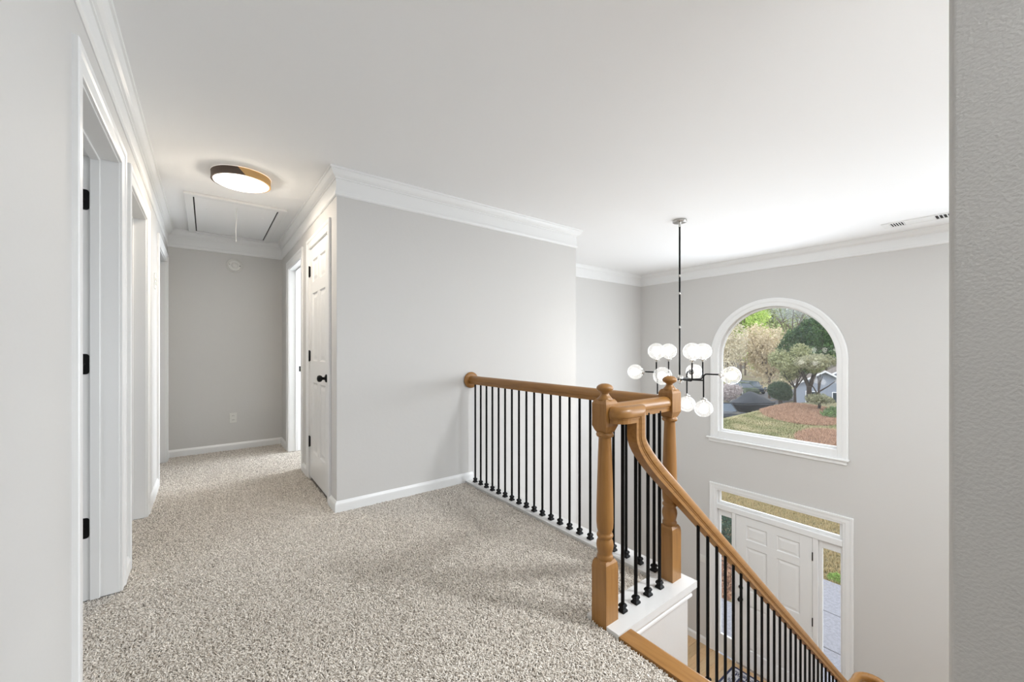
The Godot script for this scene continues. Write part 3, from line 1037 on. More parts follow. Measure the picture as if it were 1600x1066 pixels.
# ------------------------------------------------------------------ carpet
func yarn_mesh(sd: int) -> Mesh:
	var r2 := RandomNumberGenerator.new()
	r2.seed = sd
	var st := mb()
	var p := Vector3.ZERO
	var path := []
	var dir := Vector3(r2.randf_range(-0.5, 0.5), 1.0, r2.randf_range(-0.5, 0.5)).normalized()
	var bend := Vector3(r2.randf_range(-1, 1), -0.75, r2.randf_range(-1, 1))
	for i in 4:
		path.append(p)
		p += dir * 0.0052
		dir = (dir + bend * 0.42).normalized()
	tube(st, path, [0.0021, 0.0026, 0.0025, 0.0014], 4, true)
	st.generate_normals()
	return st.commit()

func build_carpet() -> void:
	var car := thing("carpet", "beige grey twist pile carpet covering the hall and landing floor", "carpet")
	car.set_meta("kind", "stuff")
	var regions := [
		[Rect2(HALL_L, -2.99, 1.307 - HALL_L, 2.99 - 0.115), 0],
		[Rect2(1.307, -2.99, 1.784 - 1.307, 2.99 - 1.172), 0],
		[Rect2(HALL_L, END_Z + 0.014, HALL_R - HALL_L, -2.99 - END_Z), 0],
		[Rect2(HALL_L - 0.7, L1[0], 0.7, L1[1] - L1[0]), 0],
		[Rect2(HALL_L - 0.4, L2[0], 0.4, L2[1] - L2[0]), 0],
		[Rect2(HALL_L - 0.12, L3[0], 0.12, L3[1] - L3[0]), 0],
		[Rect2(HALL_R, R2[0], 0.5, R2[1] - R2[0]), 0]]
	var tone := FastNoiseLite.new()
	tone.seed = 4
	tone.frequency = 1.3
	var fwd := Vector2(0.6088, -0.7934)
	var places := [[], [], []]
	var tints := [[], [], []]
	var light := Color(1.0, 0.94, 0.86)
	var dark := Color(0.47, 0.41, 0.345)
	for rg in regions:
		var R: Rect2 = rg[0]
		var z := R.position.y
		while z < R.end.y:
			var x := R.position.x
			var dist := Vector2(R.get_center().x, z).dot(fwd)
			var step := 0.0050 if dist < 2.9 else 0.0062
			while x < R.end.x:
				var q := Vector2(x + rng.randf_range(-0.45, 0.45) * step, z + rng.randf_range(-0.45, 0.45) * step)
				if q.dot(fwd) > (1.30 if q.x > HALL_L else 0.9) and q.x < 1.306 + (0.6 if q.y < -1.172 else 0.0):
					var k := rng.randi_range(0, 2)
					var s := rng.randf_range(0.78, 1.15)
					var b := Basis(Vector3.UP, rng.randf() * TAU).scaled(Vector3(s, s * rng.randf_range(0.8, 1.1), s))
					var lean := tone.get_noise_2d(q.x * 1.5, q.y * 1.5)
					b = Basis(Vector3(1, 0, 0.4).normalized(), lean * 0.7 + rng.randf_range(-0.35, 0.35)) * b
					places[k].append(Transform3D(b, Vector3(q.x, -0.0135, q.y)))
					var u := pow(rng.randf(), 0.75)
					var c := dark.lerp(light, u)
					tints[k].append(c)
				x += step
			z += step
	for k in 3:
		stuff("pile", yarn_mesh(30 + k), M.carpet_yarn, places[k], tints[k], car)

# ------------------------------------------------------------------ railing
func build_railing() -> void:
	newel("oak newel post with mushroom finial at the top of the stairs", Vector3(1.347, -0.012, -1.105), 0.280)
	newel("oak newel post with mushroom finial at the outer landing corner, under the chandelier", Vector3(RAIL_X, 0.012, RAIL_Z))
	# white boards that the balusters stand on
	var b := thing("landing_trim_board", "glossy white trim board edging the landing under the railing", "trim board")
	var st := mb()
	var poly := [Vector2(1.309, -1.005), Vector2(1.925, -1.005), Vector2(1.925, -2.99), Vector2(1.786, -2.99), Vector2(1.786, -1.172), Vector2(1.309, -1.172)]
	plate(st, poly, Vector3(0, -0.022, 0), Vector3(1, 0, 0), Vector3(0, 0, 1), Vector3(0, 0.034, 0))
	obj("board", st, M.white_board, b)
	st = mb()
	sweep(st, [Vector3(1.312, -0.022, -1.042), Vector3(1.902, -0.022, -1.042), Vector3(1.902, -0.022, -2.99)], Vector3.DOWN, [Vector2(-0.002, 0), Vector2(0.028, 0), Vector2(0.028, 0.008), Vector2(0.022, 0.013), Vector2(0.015, 0.024), Vector2(0.013, 0.036), Vector2(0.016, 0.040), Vector2(0.016, 0.050), Vector2(0.010, 0.056), Vector2(-0.002, 0.058)])
	obj("cove_moulding", st, M.white_trim, b)
	# long run
	var a := thing("landing_railing", "long oak handrail on black iron balusters running to a round wall rosette", "railing")
	st = mb()
	rail(st, [Vector3(RAIL_X, 0.888, RAIL_Z - 0.036), Vector3(RAIL_X, 0.888, MID_Z + 0.024)], [Vector3.UP, Vector3.UP])
	obj("handrail", st, M.oak_along, a)
	st = mb()
	lathe(st, [Vector2(0, 0), Vector2(0.066, 0), Vector2(0.070, 0.006), Vector2(0.070, 0.013), Vector2(0.064, 0.020), Vector2(0.052, 0.024), Vector2(0.046, 0.025), Vector2(0, 0.025)], 40, Transform3D(Basis(Vector3(1, 0, 0), Vector3(0, 0, 1), Vector3(0, -1, 0)), Vector3(RAIL_X, 0.885, MID_Z)))
	obj("rosette", st, M.oak_across, a)
	for i in 21:
		baluster(a, 1.836, -2.912 + i * 0.0863, 0.012, 0.862)
	# short run over the stairs
	var s := thing("stairwell_railing", "short oak handrail with four black balusters between the two newel posts", "railing")
	st = mb()
	rail(st, [Vector3(1.384, 0.888, RAIL_Z), Vector3(RAIL_X - 0.036, 0.888, RAIL_Z)], [Vector3.UP, Vector3.UP])
	obj("handrail", st, M.oak_across, s)
	for i in 4:
		baluster(s, 1.443 + i * 0.0945, -1.086, 0.012, 0.862)

func tread_y(x: float) -> float:
	return -0.1994 * ceilf((x - 1.396) / 0.2384)

func build_stairs() -> void:
	var t := thing("staircase", "oak landing nosing and stairs descending to the foyer", "stairs")
	var st := mb()
	var nose := [Vector2(1.309, -0.022), Vector2(1.38, -0.022)]
	for i in 7:
		var a := -PI / 2 + PI * i / 6
		nose.append(Vector2(1.382 + cos(a) * 0.014, -0.007 + sin(a) * 0.0135))
	nose.append(Vector2(1.309, 0.0065))
	plate(st, nose, Vector3(0, 0, -1.003), Vector3(1, 0, 0), Vector3(0, 1, 0), Vector3(0, 0, 0.89))
	obj("landing_nosing", st, M.oak_along, t)
	for k in range(1, 17):
		var x0 := 1.396 + 0.2384 * (k - 1) - 0.026
		var y := -0.1994 * k
		st = box(Vector3(x0, y - 0.026, -1.04), Vector3(x0 + 0.2384 + 0.026, y, -0.112), 0.006)
		obj("tread", st, M.oak_along, t)
		st = box(Vector3(x0, y, -1.038), Vector3(x0 + 0.012, y + 0.172, -0.112), 0.0)
		obj("riser", st, M.white_trim, t)
	st = box(Vector3(1.396 + 0.2384 * 16 - 0.026, FLOOR2, -1.038), Vector3(1.396 + 0.2384 * 16 - 0.014, FLOOR2 + 0.172, -0.112))
	obj("riser", st, M.white_trim, t)
	st = mb()
	plate(st, [Vector2(1.9, -0.48), Vector2(1.9, FLOOR2), Vector2(5.2, FLOOR2), Vector2(5.2, FLOOR2 + 0.14)], Vector3(0, 0, -1.10), Vector3(1, 0, 0), Vector3(0, 1, 0), Vector3(0, 0, 0.058))
	obj("stringer", st, M.white_trim, t)
	st = mb()
	plate(st, [Vector2(1.42, -0.08), Vector2(1.42, FLOOR2), Vector2(5.2, FLOOR2), Vector2(5.2, FLOOR2 + 0.14)], Vector3(0, 0, -0.111), Vector3(1, 0, 0), Vector3(0, 1, 0), Vector3(0, 0, 0.02))
	obj("stringer", st, M.white_trim, t)
	# sloping rail with its gooseneck
	var r := thing("stair_railing", "oak stair handrail with a gooseneck, sloping down on black balusters", "railing")
	st = mb()
	var sl := 0.8365
	var cy := func(x: float) -> float: return 0.308 - sl * (x - 1.978)
	var pts := [Vector3(1.352, 0.884, -1.068)]
	for i in 5:
		var a := PI / 2 * (i + 1) / 5
		pts.append(Vector3(1.394 - cos(a) * 0.042, 0.884, -1.068 + sin(a) * 0.038))
	var ups := []
	for p in pts:
		ups.append(Vector3.UP)
	pts.append(Vector3(1.466, 0.884, STAIR_Z)); ups.append(Vector3(1, 1, 0))
	var a0 := Vector3(1.466, 0.79, STAIR_Z)
	var a2 := Vector3(1.655, cy.call(1.655), STAIR_Z)
	var a1 := Vector3(1.466, cy.call(1.466), STAIR_Z)
	for i in 9:
		var u := i / 8.0
		var p := a0.lerp(a1, u).lerp(a1.lerp(a2, u), u)
		pts.append(p)
		var dd := a0.lerp(a1, u).direction_to(a1.lerp(a2, u))
		ups.append(Vector3(-dd.y, dd.x, 0))
	var xe := 4.60
	pts.append(Vector3(xe, cy.call(xe), STAIR_Z)); ups.append(Vector3(sl, 1, 0))
	var b1 := Vector3(xe + 0.19, cy.call(xe + 0.19), STAIR_Z)
	var b2 := Vector3(xe + 0.42, b1.y, STAIR_Z)
	for i in range(1, 7):
		var u := i / 6.0
		var b0: Vector3 = Vector3(xe, cy.call(xe), STAIR_Z)
		pts.append(b0.lerp(b1, u).lerp(b1.lerp(b2, u), u))
		var dd := b0.lerp(b1, u).direction_to(b1.lerp(b2, u))
		ups.append(Vector3(-dd.y, dd.x, 0))
	# level scroll round the last post
	for i in range(1, 15):
		var a := PI * 1.5 * i / 14.0
		var rr := lerpf(0.12, 0.085, i / 14.0)
		pts.append(Vector3(b2.x + sin(a) * rr, b2.y, STAIR_Z + 0.12 - cos(a) * rr))
		ups.append(Vector3.UP)
	rail(st, pts, ups)
	obj("handrail", st, M.oak_across, r)
	var x := 1.59
	while x < 4.5:
		if x > 1.93:
			baluster(r, x, STAIR_Z, tread_y(x + 0.026), cy.call(x) - 0.03)
		x += 0.0985
	var px := xe + 0.42
	var pz := STAIR_Z + 0.12
	var foot := mb()
	var by := FLOOR2 + 0.1994
	lathe(foot, [Vector2(0, 0), Vector2(0.04, 0), Vector2(0.04, 0.2), Vector2(0.03, 0.22), Vector2(0.036, 0.26), Vector2(0.028, 0.3), Vector2(0.034, 0.4), Vector2(0.025, b2.y - by - 0.12), Vector2(0.034, b2.y - by - 0.08), Vector2(0.03, b2.y - by - 0.034), Vector2(0, b2.y - by - 0.034)], 24, Transform3D(Basis.IDENTITY, Vector3(px, by, pz)))
	obj("scroll_post", foot, M.oak_upright, r)
	st = mb()
	lathe(st, [Vector2(0, 0), Vector2(0.19, 0), Vector2(0.20, 0.012), Vector2(0.20, 0.19), Vector2(0.205, 0.1994), Vector2(0, 0.1994)], 32, Transform3D(Basis.IDENTITY, Vector3(px, FLOOR2, pz)))
	obj("starting_step", st, M.oak_along, t)

# ------------------------------------------------------------------ fittings on walls and ceiling
func build_fittings() -> void:
	# ceiling lamp
	var c := Vector3(0.207, CEIL, -3.565)
	var l := thing("ceiling_lamp", "round flush ceiling lamp with brown metal and light wood rim", "ceiling lamp", c)
	var st := mb()
	lathe(st, [Vector2(0, -0.060), Vector2(0.165, -0.060), Vector2(0.172, -0.056), Vector2(0.174, -0.050), Vector2(0.174, -0.01)], 64)
	obj("diffuser", st, M.glowing_diffuser, l)
	for part in 2:
		# the band is cut on a slant: one stretch metal, the other wood
		st = mb()
		var n := 96
		var k := 4.8
		for i in n:
			var a0 := deg_to_rad(93.0) + TAU * i / n
			var a1 := deg_to_rad(93.0) + TAU * (i + 1) / n
			var wood := i > n * 0.58
			if wood != (part == 1):
				continue
			var ya := -0.054
			var yb := -0.002
			var sa := (ya + 0.028) * k
			var sb := (yb + 0.028) * k
			for ro in [[0.186, 1.0], [0.174, -1.0]]:
				st.set_smooth_group(1)
				var am := (a0 + a1) / 2.0
				var o: Vector3 = Vector3(cos(am), 0, sin(am)) * ro[1]
				quad(st, Vector3(cos(a0 + sa) * ro[0], ya, sin(a0 + sa) * ro[0]), Vector3(cos(a1 + sa) * ro[0], ya, sin(a1 + sa) * ro[0]), Vector3(cos(a1 + sb) * ro[0], yb, sin(a1 + sb) * ro[0]), Vector3(cos(a0 + sb) * ro[0], yb, sin(a0 + sb) * ro[0]), o)
			st.set_smooth_group(-1)
			quad(st, Vector3(cos(a0 + sa) * 0.186, ya, sin(a0 + sa) * 0.186), Vector3(cos(a1 + sa) * 0.186, ya, sin(a1 + sa) * 0.186), Vector3(cos(a1 + sa) * 0.174, ya, sin(a1 + sa) * 0.174), Vector3(cos(a0 + sa) * 0.174, ya, sin(a0 + sa) * 0.174), Vector3.DOWN)
		obj("metal_rim" if part == 0 else "wood_rim", st, M.brown_metal if part == 0 else M.light_wood_band, l)
	# two copies of the lamp, added out of view as fill light
	for o in [["added ceiling lamp out of view behind the camera, fill light for the landing", Vector3(1.08, CEIL, 0.85), 0.88], ["added ceiling lamp out of view beside the stairs, fill light for carpet and walls", Vector3(2.5, CEIL, 0.6), 4.4]]:
		var added_lamp := l.duplicate()
		added_lamp.name = numbered("ceiling_lamp")
		add_child(added_lamp)
		added_lamp.position = o[1]
		tag(added_lamp, o[0])
		lamp_light(added_lamp, o[2])
	lamp_light(l, 0.55)
	# attic hatch
	var h := thing("attic_hatch", "white attic hatch with flat trim frame in the hall ceiling", "attic hatch")
	st = mb()
	var x0 := -0.150
	var x1 := 0.590
	var z0 := -5.545
	var z1 := -4.165
	var f := 0.058
	bx(st, Vector3(x0, CEIL - 0.022, z0), Vector3(x0 + f, CEIL, z1), 0.003)
	bx(st, Vector3(x1 - f, CEIL - 0.022, z0), Vector3(x1, CEIL, z1), 0.003)
	bx(st, Vector3(x0 + f, CEIL - 0.022, z1 - f), Vector3(x1 - f, CEIL, z1), 0.003)
	bx(st, Vector3(x0 + f, CEIL - 0.022, z0), Vector3(x1 - f, CEIL, z0 + 0.04), 0.003)
	obj("trim_frame", st, M.white_trim, h)
	st = box(Vector3(x0 + f, CEIL - 0.003, z0 + 0.04), Vector3(x1 - f, CEIL - 0.0005, z1 - f))  # dark sheet painted for the shade round the hatch panel
	obj("hatch_gap_shade", st, M.gap_shade, h)
	st = box(Vector3(x0 + f + 0.010, CEIL - 0.005, z0 + 0.050), Vector3(x1 - f - 0.009, CEIL - 0.003, z1 - f - 0.016), 0.0005)
	for sx in [0.09, 0.53]:
		for sz in [0.06, 0.35]:
			lathe(st, [Vector2(0.006, -0.0015), Vector2(0.005, 0.0)], 10, Transform3D(Basis.IDENTITY, Vector3(x0 + f + sx, CEIL - 0.0052, z1 - f - sz)))
	obj("hatch_panel", st, M.ceiling_paint, h)
	var cord := mb()
	var cp := []
	for i in 9:
		cp.append(Vector3(0.212 + sin(i * 0.8) * 0.003, CEIL - 0.012 - i * 0.036, -4.36 - sin(i * 0.5) * 0.003))
	tube(cord, cp, 0.003, 6)
	ball(cord, Vector3(0.213, CEIL - 0.31, -4.36), Vector3(0.004, 0.008, 0.004), 6, 8)
	obj("pull_cord", cord, M.white_plastic, h)
	# smoke detector on the end wall
	var sd := thing("smoke_detector", "round white smoke detector on the end wall under the crown moulding", "smoke detector", Vector3(0.256, 2.118, END_Z))
	var face := Transform3D(Basis(Vector3(1, 0, 0), Vector3(0, 0, 1), Vector3(0, -1, 0)), Vector3.ZERO)
	st = mb()
	lathe(st, [Vector2(0, 0), Vector2(0.078, 0), Vector2(0.078, 0.008), Vector2(0.074, 0.012), Vector2(0.068, 0.013)], 40, face)
	obj("base", st, M.white_plastic, sd)
	st = mb()
	lathe(st, [Vector2(0.068, 0.010), Vector2(0.066, 0.022), Vector2(0.058, 0.030), Vector2(0.036, 0.034), Vector2(0.034, 0.031), Vector2(0.030, 0.031), Vector2(0.028, 0.035), Vector2(0, 0.036)], 40, face)
	obj("cover", st, M.white_plastic, sd)
	st = mb()
	ball(st, Vector3(0.050, -0.004, 0.031), Vector3(0.007, 0.007, 0.003), 6, 10)
	obj("test_button", st, M.grey_plastic, sd)
	st = mb()
	ball(st, Vector3(-0.047, 0.008, 0.032), Vector3(0.005, 0.005, 0.003), 6, 10)
	obj("status_light", st, M.grey_plastic, sd)
	# outlet on the end wall
	outlet("white duplex outlet low on the end wall of the hall", Vector3(0.243, 0.363, END_Z), Vector3(0, 0, 1))
	# tall slim plate between the left doorways
	var pl := thing("wall_plate", "slim white wall plate between the middle and far left doorways", "wall plate", Vector3(HALL_L, 1.70, -4.26))
	st = box(Vector3(0, -0.062, -0.036), Vector3(0.007, 0.062, 0.036), 0.003)
	obj("plate", st, M.white_plastic, pl)
	st = box(Vector3(0.006, 0.006, -0.008), Vector3(0.014, 0.030, 0.008), 0.002)
	bx(st, Vector3(0.006, -0.030, -0.008), Vector3(0.014, -0.006, 0.008), 0.002)
	obj("toggle", st, M.white_plastic, pl)
	# ceiling register
	var v := thing("ceiling_vent", "long white ceiling register with dark slots near the front wall", "vent", Vector3(5.625, CEIL, -0.655))
	st = mb()
	var vw := 0.108
	var vl := 0.29
	var slot := 0.080
	bx(st, Vector3(-vw, -0.008, -vl), Vector3(-slot, 0, vl), 0.002)
	bx(st, Vector3(slot, -0.008, -vl), Vector3(vw, 0, vl), 0.002)
	for s in [-1.0, 1.0]:
		bx(st, Vector3(-slot, -0.008, s * vl), Vector3(slot, 0, s * 0.232), 0.002)
	bx(st, Vector3(-slot, -0.006, -0.125), Vector3(slot, 0, 0.085), 0.001)
	obj("frame", st, M.white_trim, v)
	for g in [[-0.225, -0.130], [0.090, 0.228]]:
		st = box(Vector3(-slot, -0.002, g[0] - 0.006), Vector3(slot, -0.0005, g[1] + 0.004))  # dark sheet painted for the shade behind the slats
		obj("duct_shade", st, M.gap_shade, v)
	for g in [[-0.225, -0.130, 6], [0.090, 0.228, 6]]:
		for i in g[2]:
			var z: float = lerpf(g[0], g[1], i / float(g[2] - 1))
			st = mb()
			bx(st, Vector3(-slot, -0.0065, -0.0035), Vector3(slot, -0.002, 0.0035), 0.0, Transform3D(Basis(Vector3.RIGHT, 0.5), Vector3(0, 0, z)))
			obj("slat", st, M.white_trim, v)

func lamp_light(l: Node3D, e: float) -> void:
	var al := AreaLight3D.new()
	al.name = "lamp_light"
	al.area_size = Vector2(0.30, 0.30)
	al.light_color = Color(1.0, 0.95, 0.88) if e == 0.55 else Color(0.965, 0.985, 1.0)
	al.light_energy = e
	al.area_range = 20.0
	al.shadow_enabled = true
	l.add_child(al)
	al.position = Vector3(0, -0.066, 0)
	al.rotation.x = -PI / 2
	if e < 0.6:
		# what the domed diffuser throws sideways along the ceiling
		var om := OmniLight3D.new()
		om.name = "diffuser_glow"
		om.light_color = al.light_color
		om.light_energy = 0.03
		om.light_size = 0.03
		om.omni_range = 12.0
		om.omni_attenuation = 2.0
		om.shadow_enabled = true
		l.add_child(om)
		om.position = Vector3(0, -0.16, 0)

func outlet(label: String, at: Vector3, n: Vector3) -> void:
	var o := thing("outlet", label, "outlet", at)
	o.basis = Basis(Vector3.UP.cross(n), Vector3.UP, n)
	var st := box(Vector3(-0.035, -0.057, 0), Vector3(0.035, 0.057, 0.006), 0.003)
	obj("plate", st, M.white_plastic, o)
	for s in [-1.0, 1.0]:
		st = box(Vector3(-0.016, s * 0.024 - 0.014, 0.005), Vector3(0.016, s * 0.024 + 0.014, 0.008), 0.002)
		var r := obj("socket", st, M.white_plastic, o)
		st = box(Vector3(-0.008, s * 0.024 - 0.004, 0.0078), Vector3(-0.005, s * 0.024 + 0.006, 0.0083))
		bx(st, Vector3(0.005, s * 0.024 - 0.004, 0.0078), Vector3(0.008, s * 0.024 + 0.006, 0.0083))
		obj("slots", st, M.gap_shade, r)

# ------------------------------------------------------------------ chandelier
func build_chandelier() -> void:
	var c := thing("chandelier", "black and chrome chandelier with clear glass globes hanging in the foyer", "chandelier", Vector3(3.735, 0, -2.127))
	var fwd := Vector3(0.6088, 0, -0.7934)
	var rgt := Vector3(0.7934, 0, 0.6088)
	var st := mb()
	lathe(st, [Vector2(0.0, 2.414), Vector2(0.058, 2.414), Vector2(0.066, 2.418), Vector2(0.066, 2.436), Vector2(0.062, CEIL)], 36)
	lathe(st, [Vector2(0.011, 2.37), Vector2(0.011, 2.40), Vector2(0.018, 2.414)], 16)
	obj("canopy", st, M.chrome, c)
	st = mb()
	tube(st, [Vector3(0, 0.86, 0), Vector3(0, 2.39, 0)], 0.0085, 12)
	obj("rod", st, M.black_iron, c)
	for y in [2.385, 1.885, 1.71, 1.375]:
		st = mb()
		lathe(st, [Vector2(0.0086, -0.012), Vector2(0.011, -0.010), Vector2(0.011, 0.010), Vector2(0.0086, 0.012)], 14, Transform3D(Basis.IDENTITY, Vector3(0, y, 0)))
		obj("coupling", st, M.chrome, c)
	st = mb()
	lathe(st, [Vector2(0, 0.815), Vector2(0.014, 0.815), Vector2(0.018, 0.822), Vector2(0.018, 0.828), Vector2(0.030, 0.834), Vector2(0.030, 0.882), Vector2(0.022, 0.888), Vector2(0.012, 0.900), Vector2(0.0, 0.900)], 28)
	obj("hub", st, M.chrome, c)
	var ay := 0.856
	for k in 4:
		var an := deg_to_rad(4.0 + 90.0 * k)
		var d := rgt * cos(an) + fwd * sin(an)
		var ro := 0.238
		st = mb()
		var path := [d * 0.02 + Vector3.UP * ay, d * (ro - 0.03) + Vector3.UP * ay]
		for i in 5:
			var u := PI / 2 * (i + 1) / 5
			path.append(d * (ro - 0.03 + sin(u) * 0.03) + Vector3.UP * (ay + 0.03 - cos(u) * 0.03))
		path.append(d * ro + Vector3.UP * 1.035)
		tube(st, path, 0.0072, 10)
		obj("arm", st, M.black_iron, c)
		globe(c, d * ro + Vector3.UP * 1.135, Vector3.UP)
	for k in 4:
		var an := deg_to_rad(-41.0 + 90.0 * k)
		var d := rgt * cos(an) + fwd * sin(an)
		var ro := 0.222
		var ey := 0.917
		st = mb()
		tube(st, [d * 0.02 + Vector3.UP * ay, d * ro + Vector3.UP * ay], 0.0072, 10)
		var path := [d * ro + Vector3.UP * 0.67, d * ro + Vector3.UP * (ey - 0.03)]
		for i in 5:
			var u := PI / 2 * (i + 1) / 5
			path.append(d * (ro + 0.03 - cos(u) * 0.03) + Vector3.UP * (ey - 0.03 + sin(u) * 0.03))
		path.append(d * 0.36 + Vector3.UP * ey)
		tube(st, path, 0.0072, 10)
		obj("arm", st, M.black_iron, c)
		globe(c, d * ro + Vector3.UP * 0.586, Vector3.DOWN)
		globe(c, d * 0.46 + Vector3.UP * (ey - 0.004), d)

# a clear globe at p whose neck lies on the side away from dir
func globe(parent: Node, p: Vector3, dir: Vector3) -> void:
	var y := dir
	var x := y.cross(Vector3(0.3, 0.2, 0.9)).normalized()
	var t := Transform3D(Basis(x, y, x.cross(y)), p)
	var st := mb()
	var prof := []
	for i in 21:
		var a := lerpf(-PI / 2 + 0.22, PI / 2, i / 20.0)
		prof.append(Vector2(maxf(cos(a), 0.0) * 0.081, sin(a) * 0.081))
	lathe(st, prof, 28, t)
	var g := obj("globe", st, M.glowing_globe_glass, parent)
	st = mb()
	lathe(st, [Vector2(0.0, -0.108), Vector2(0.009, -0.108), Vector2(0.011, -0.100), Vector2(0.011, -0.094), Vector2(0.030, -0.090), Vector2(0.031, -0.085), Vector2(0.022, -0.078), Vector2(0.014, -0.074), Vector2(0.012, -0.050), Vector2(0.0, -0.050)], 18, t)
	obj("socket", st, M.chrome, g)
	st = mb()
	lathe(st, [Vector2(0.0, -0.050), Vector2(0.012, -0.050), Vector2(0.020, -0.032), Vector2(0.034, -0.012), Vector2(0.039, 0.010), Vector2(0.035, 0.030), Vector2(0.020, 0.044), Vector2(0, 0.048)], 18, t)
	obj("bulb", st, M.glowing_bulb, g)
	var l := OmniLight3D.new()
	l.name = "bulb_light"
	l.light_color = Color(1.0, 0.985, 0.965)
	l.light_energy = 0.010
	l.light_size = 0.03
	l.omni_range = 14.0
	l.omni_attenuation = 2.0
	l.shadow_enabled = true
	parent.add_child(l, true)
	l.position = p

# ------------------------------------------------------------------ foyer
func build_foyer_things() -> void:
	# rug
	var im := Image.create(256, 384, false, Image.FORMAT_RGB8)
	var navy := c8(52, 56, 84)
	var cream := c8(206, 204, 206)
	var red := c8(142, 92, 84)
	var tan := c8(176, 150, 128)
	var r2 := RandomNumberGenerator.new()
	r2.seed = 5
	for y in 384:
		for x in 256:
			var e: int = mini(mini(x, 255 - x), mini(y, 383 - y))
			var c := red
			if e < 7:
				c = navy
			elif e < 12:
				c = cream
			elif e < 40:
				c = cream
				var u := (x + y) % 28
				var w: int = absi((e - 12) - 14)
				if (u < 14 and w < 11 and (u + w) % 7 < 4) or (w < 3 and u > 18):
					c = navy
			elif e < 46:
				c = navy
			else:
				var dx: int = absi(x - 128)
				var dy: int = absi(y - 192)
				var k := dx * 2 + dy
				if k < 70:
					c = cream if (k / 10) % 2 == 0 else navy
				elif k < 150:
					c = [red, tan, cream, red][((dx / 6) + (dy / 9)) % 4]
				else:
					c = [red, red, tan, navy, red, cream][((dx / 5) * 2 + (dy / 7)) % 6]
			var n := r2.randf_range(0.86, 1.04)
			im.set_pixel(x, y, Color(c.r * n, c.g * n, c.b * n))
	var rm := mat("rug_print", Color.WHITE, 0.95)
	rm.albedo_texture = ImageTexture.create_from_image(im)
	var st := mb()
	var x0 := 4.95
	var x1 := 5.99
	var z0 := -2.60
	var z1 := -1.15
	var y := FLOOR2 + 0.009
	st.set_smooth_group(-1)
	var cs := [[x0, z0, 0, 0], [x1, z0, 1, 0], [x1, z1, 1, 1], [x0, z1, 0, 1]]
	for k in [[0, 1, 2], [0, 2, 3]]:
		for j in k:
			st.set_uv(Vector2(cs[j][2], cs[j][3]))
			st.add_vertex(Vector3(cs[j][0], y, cs[j][1]))
	st.set_uv(Vector2(0.01, 0.01))
	for e in 4:
		var a = cs[e]
		var b = cs[(e + 1) % 4]
		quad(st, Vector3(a[0], y, a[1]), Vector3(b[0], y, b[1]), Vector3(b[0], FLOOR2 + 0.0005, b[1]), Vector3(a[0], FLOOR2 + 0.0005, a[1]), Vector3((a[0] + b[0]) / 2 - (x0 + x1) / 2, 0, (a[1] + b[1]) / 2 - (z0 + z1) / 2))
	var rug := obj("rug", st, rm)
	tag(rug, "patterned navy, cream and red rug on the foyer floor before the front door", "rug")
	# switch plate beside the front door
	var s := thing("switch_plate", "white three-gang switch plate on the wall beside the front door", "switch plate", Vector3(FRONT_X, -2.08, -3.10))
	st = box(Vector3(-0.006, -0.058, -0.058), Vector3(0, 0.058, 0.058), 0.003)
	obj("plate", st, M.white_plastic, s)
	for i in 3:
		st = box(Vector3(-0.012, -0.030, -0.046 + i * 0.034), Vector3(-0.005, 0.030, -0.022 + i * 0.034), 0.003)
		obj("switch", st, M.white_plastic, s)

# ------------------------------------------------------------------ outside
const GND := -3.6
func ground_y(x: float, z: float) -> float:
	var d := x * 0.6088 - z * 0.7934
	var k := smoothstep(-12.2, -15.6, z) * smoothstep(10.0, 24.0, x)
	var far := smoothstep(35.0, 42.0, d)
	return GND - 1.75 * maxf(k, far) - 1.5 * smoothstep(37.0, 44.0, d) * smoothstep(-20.0, -16.0, z)

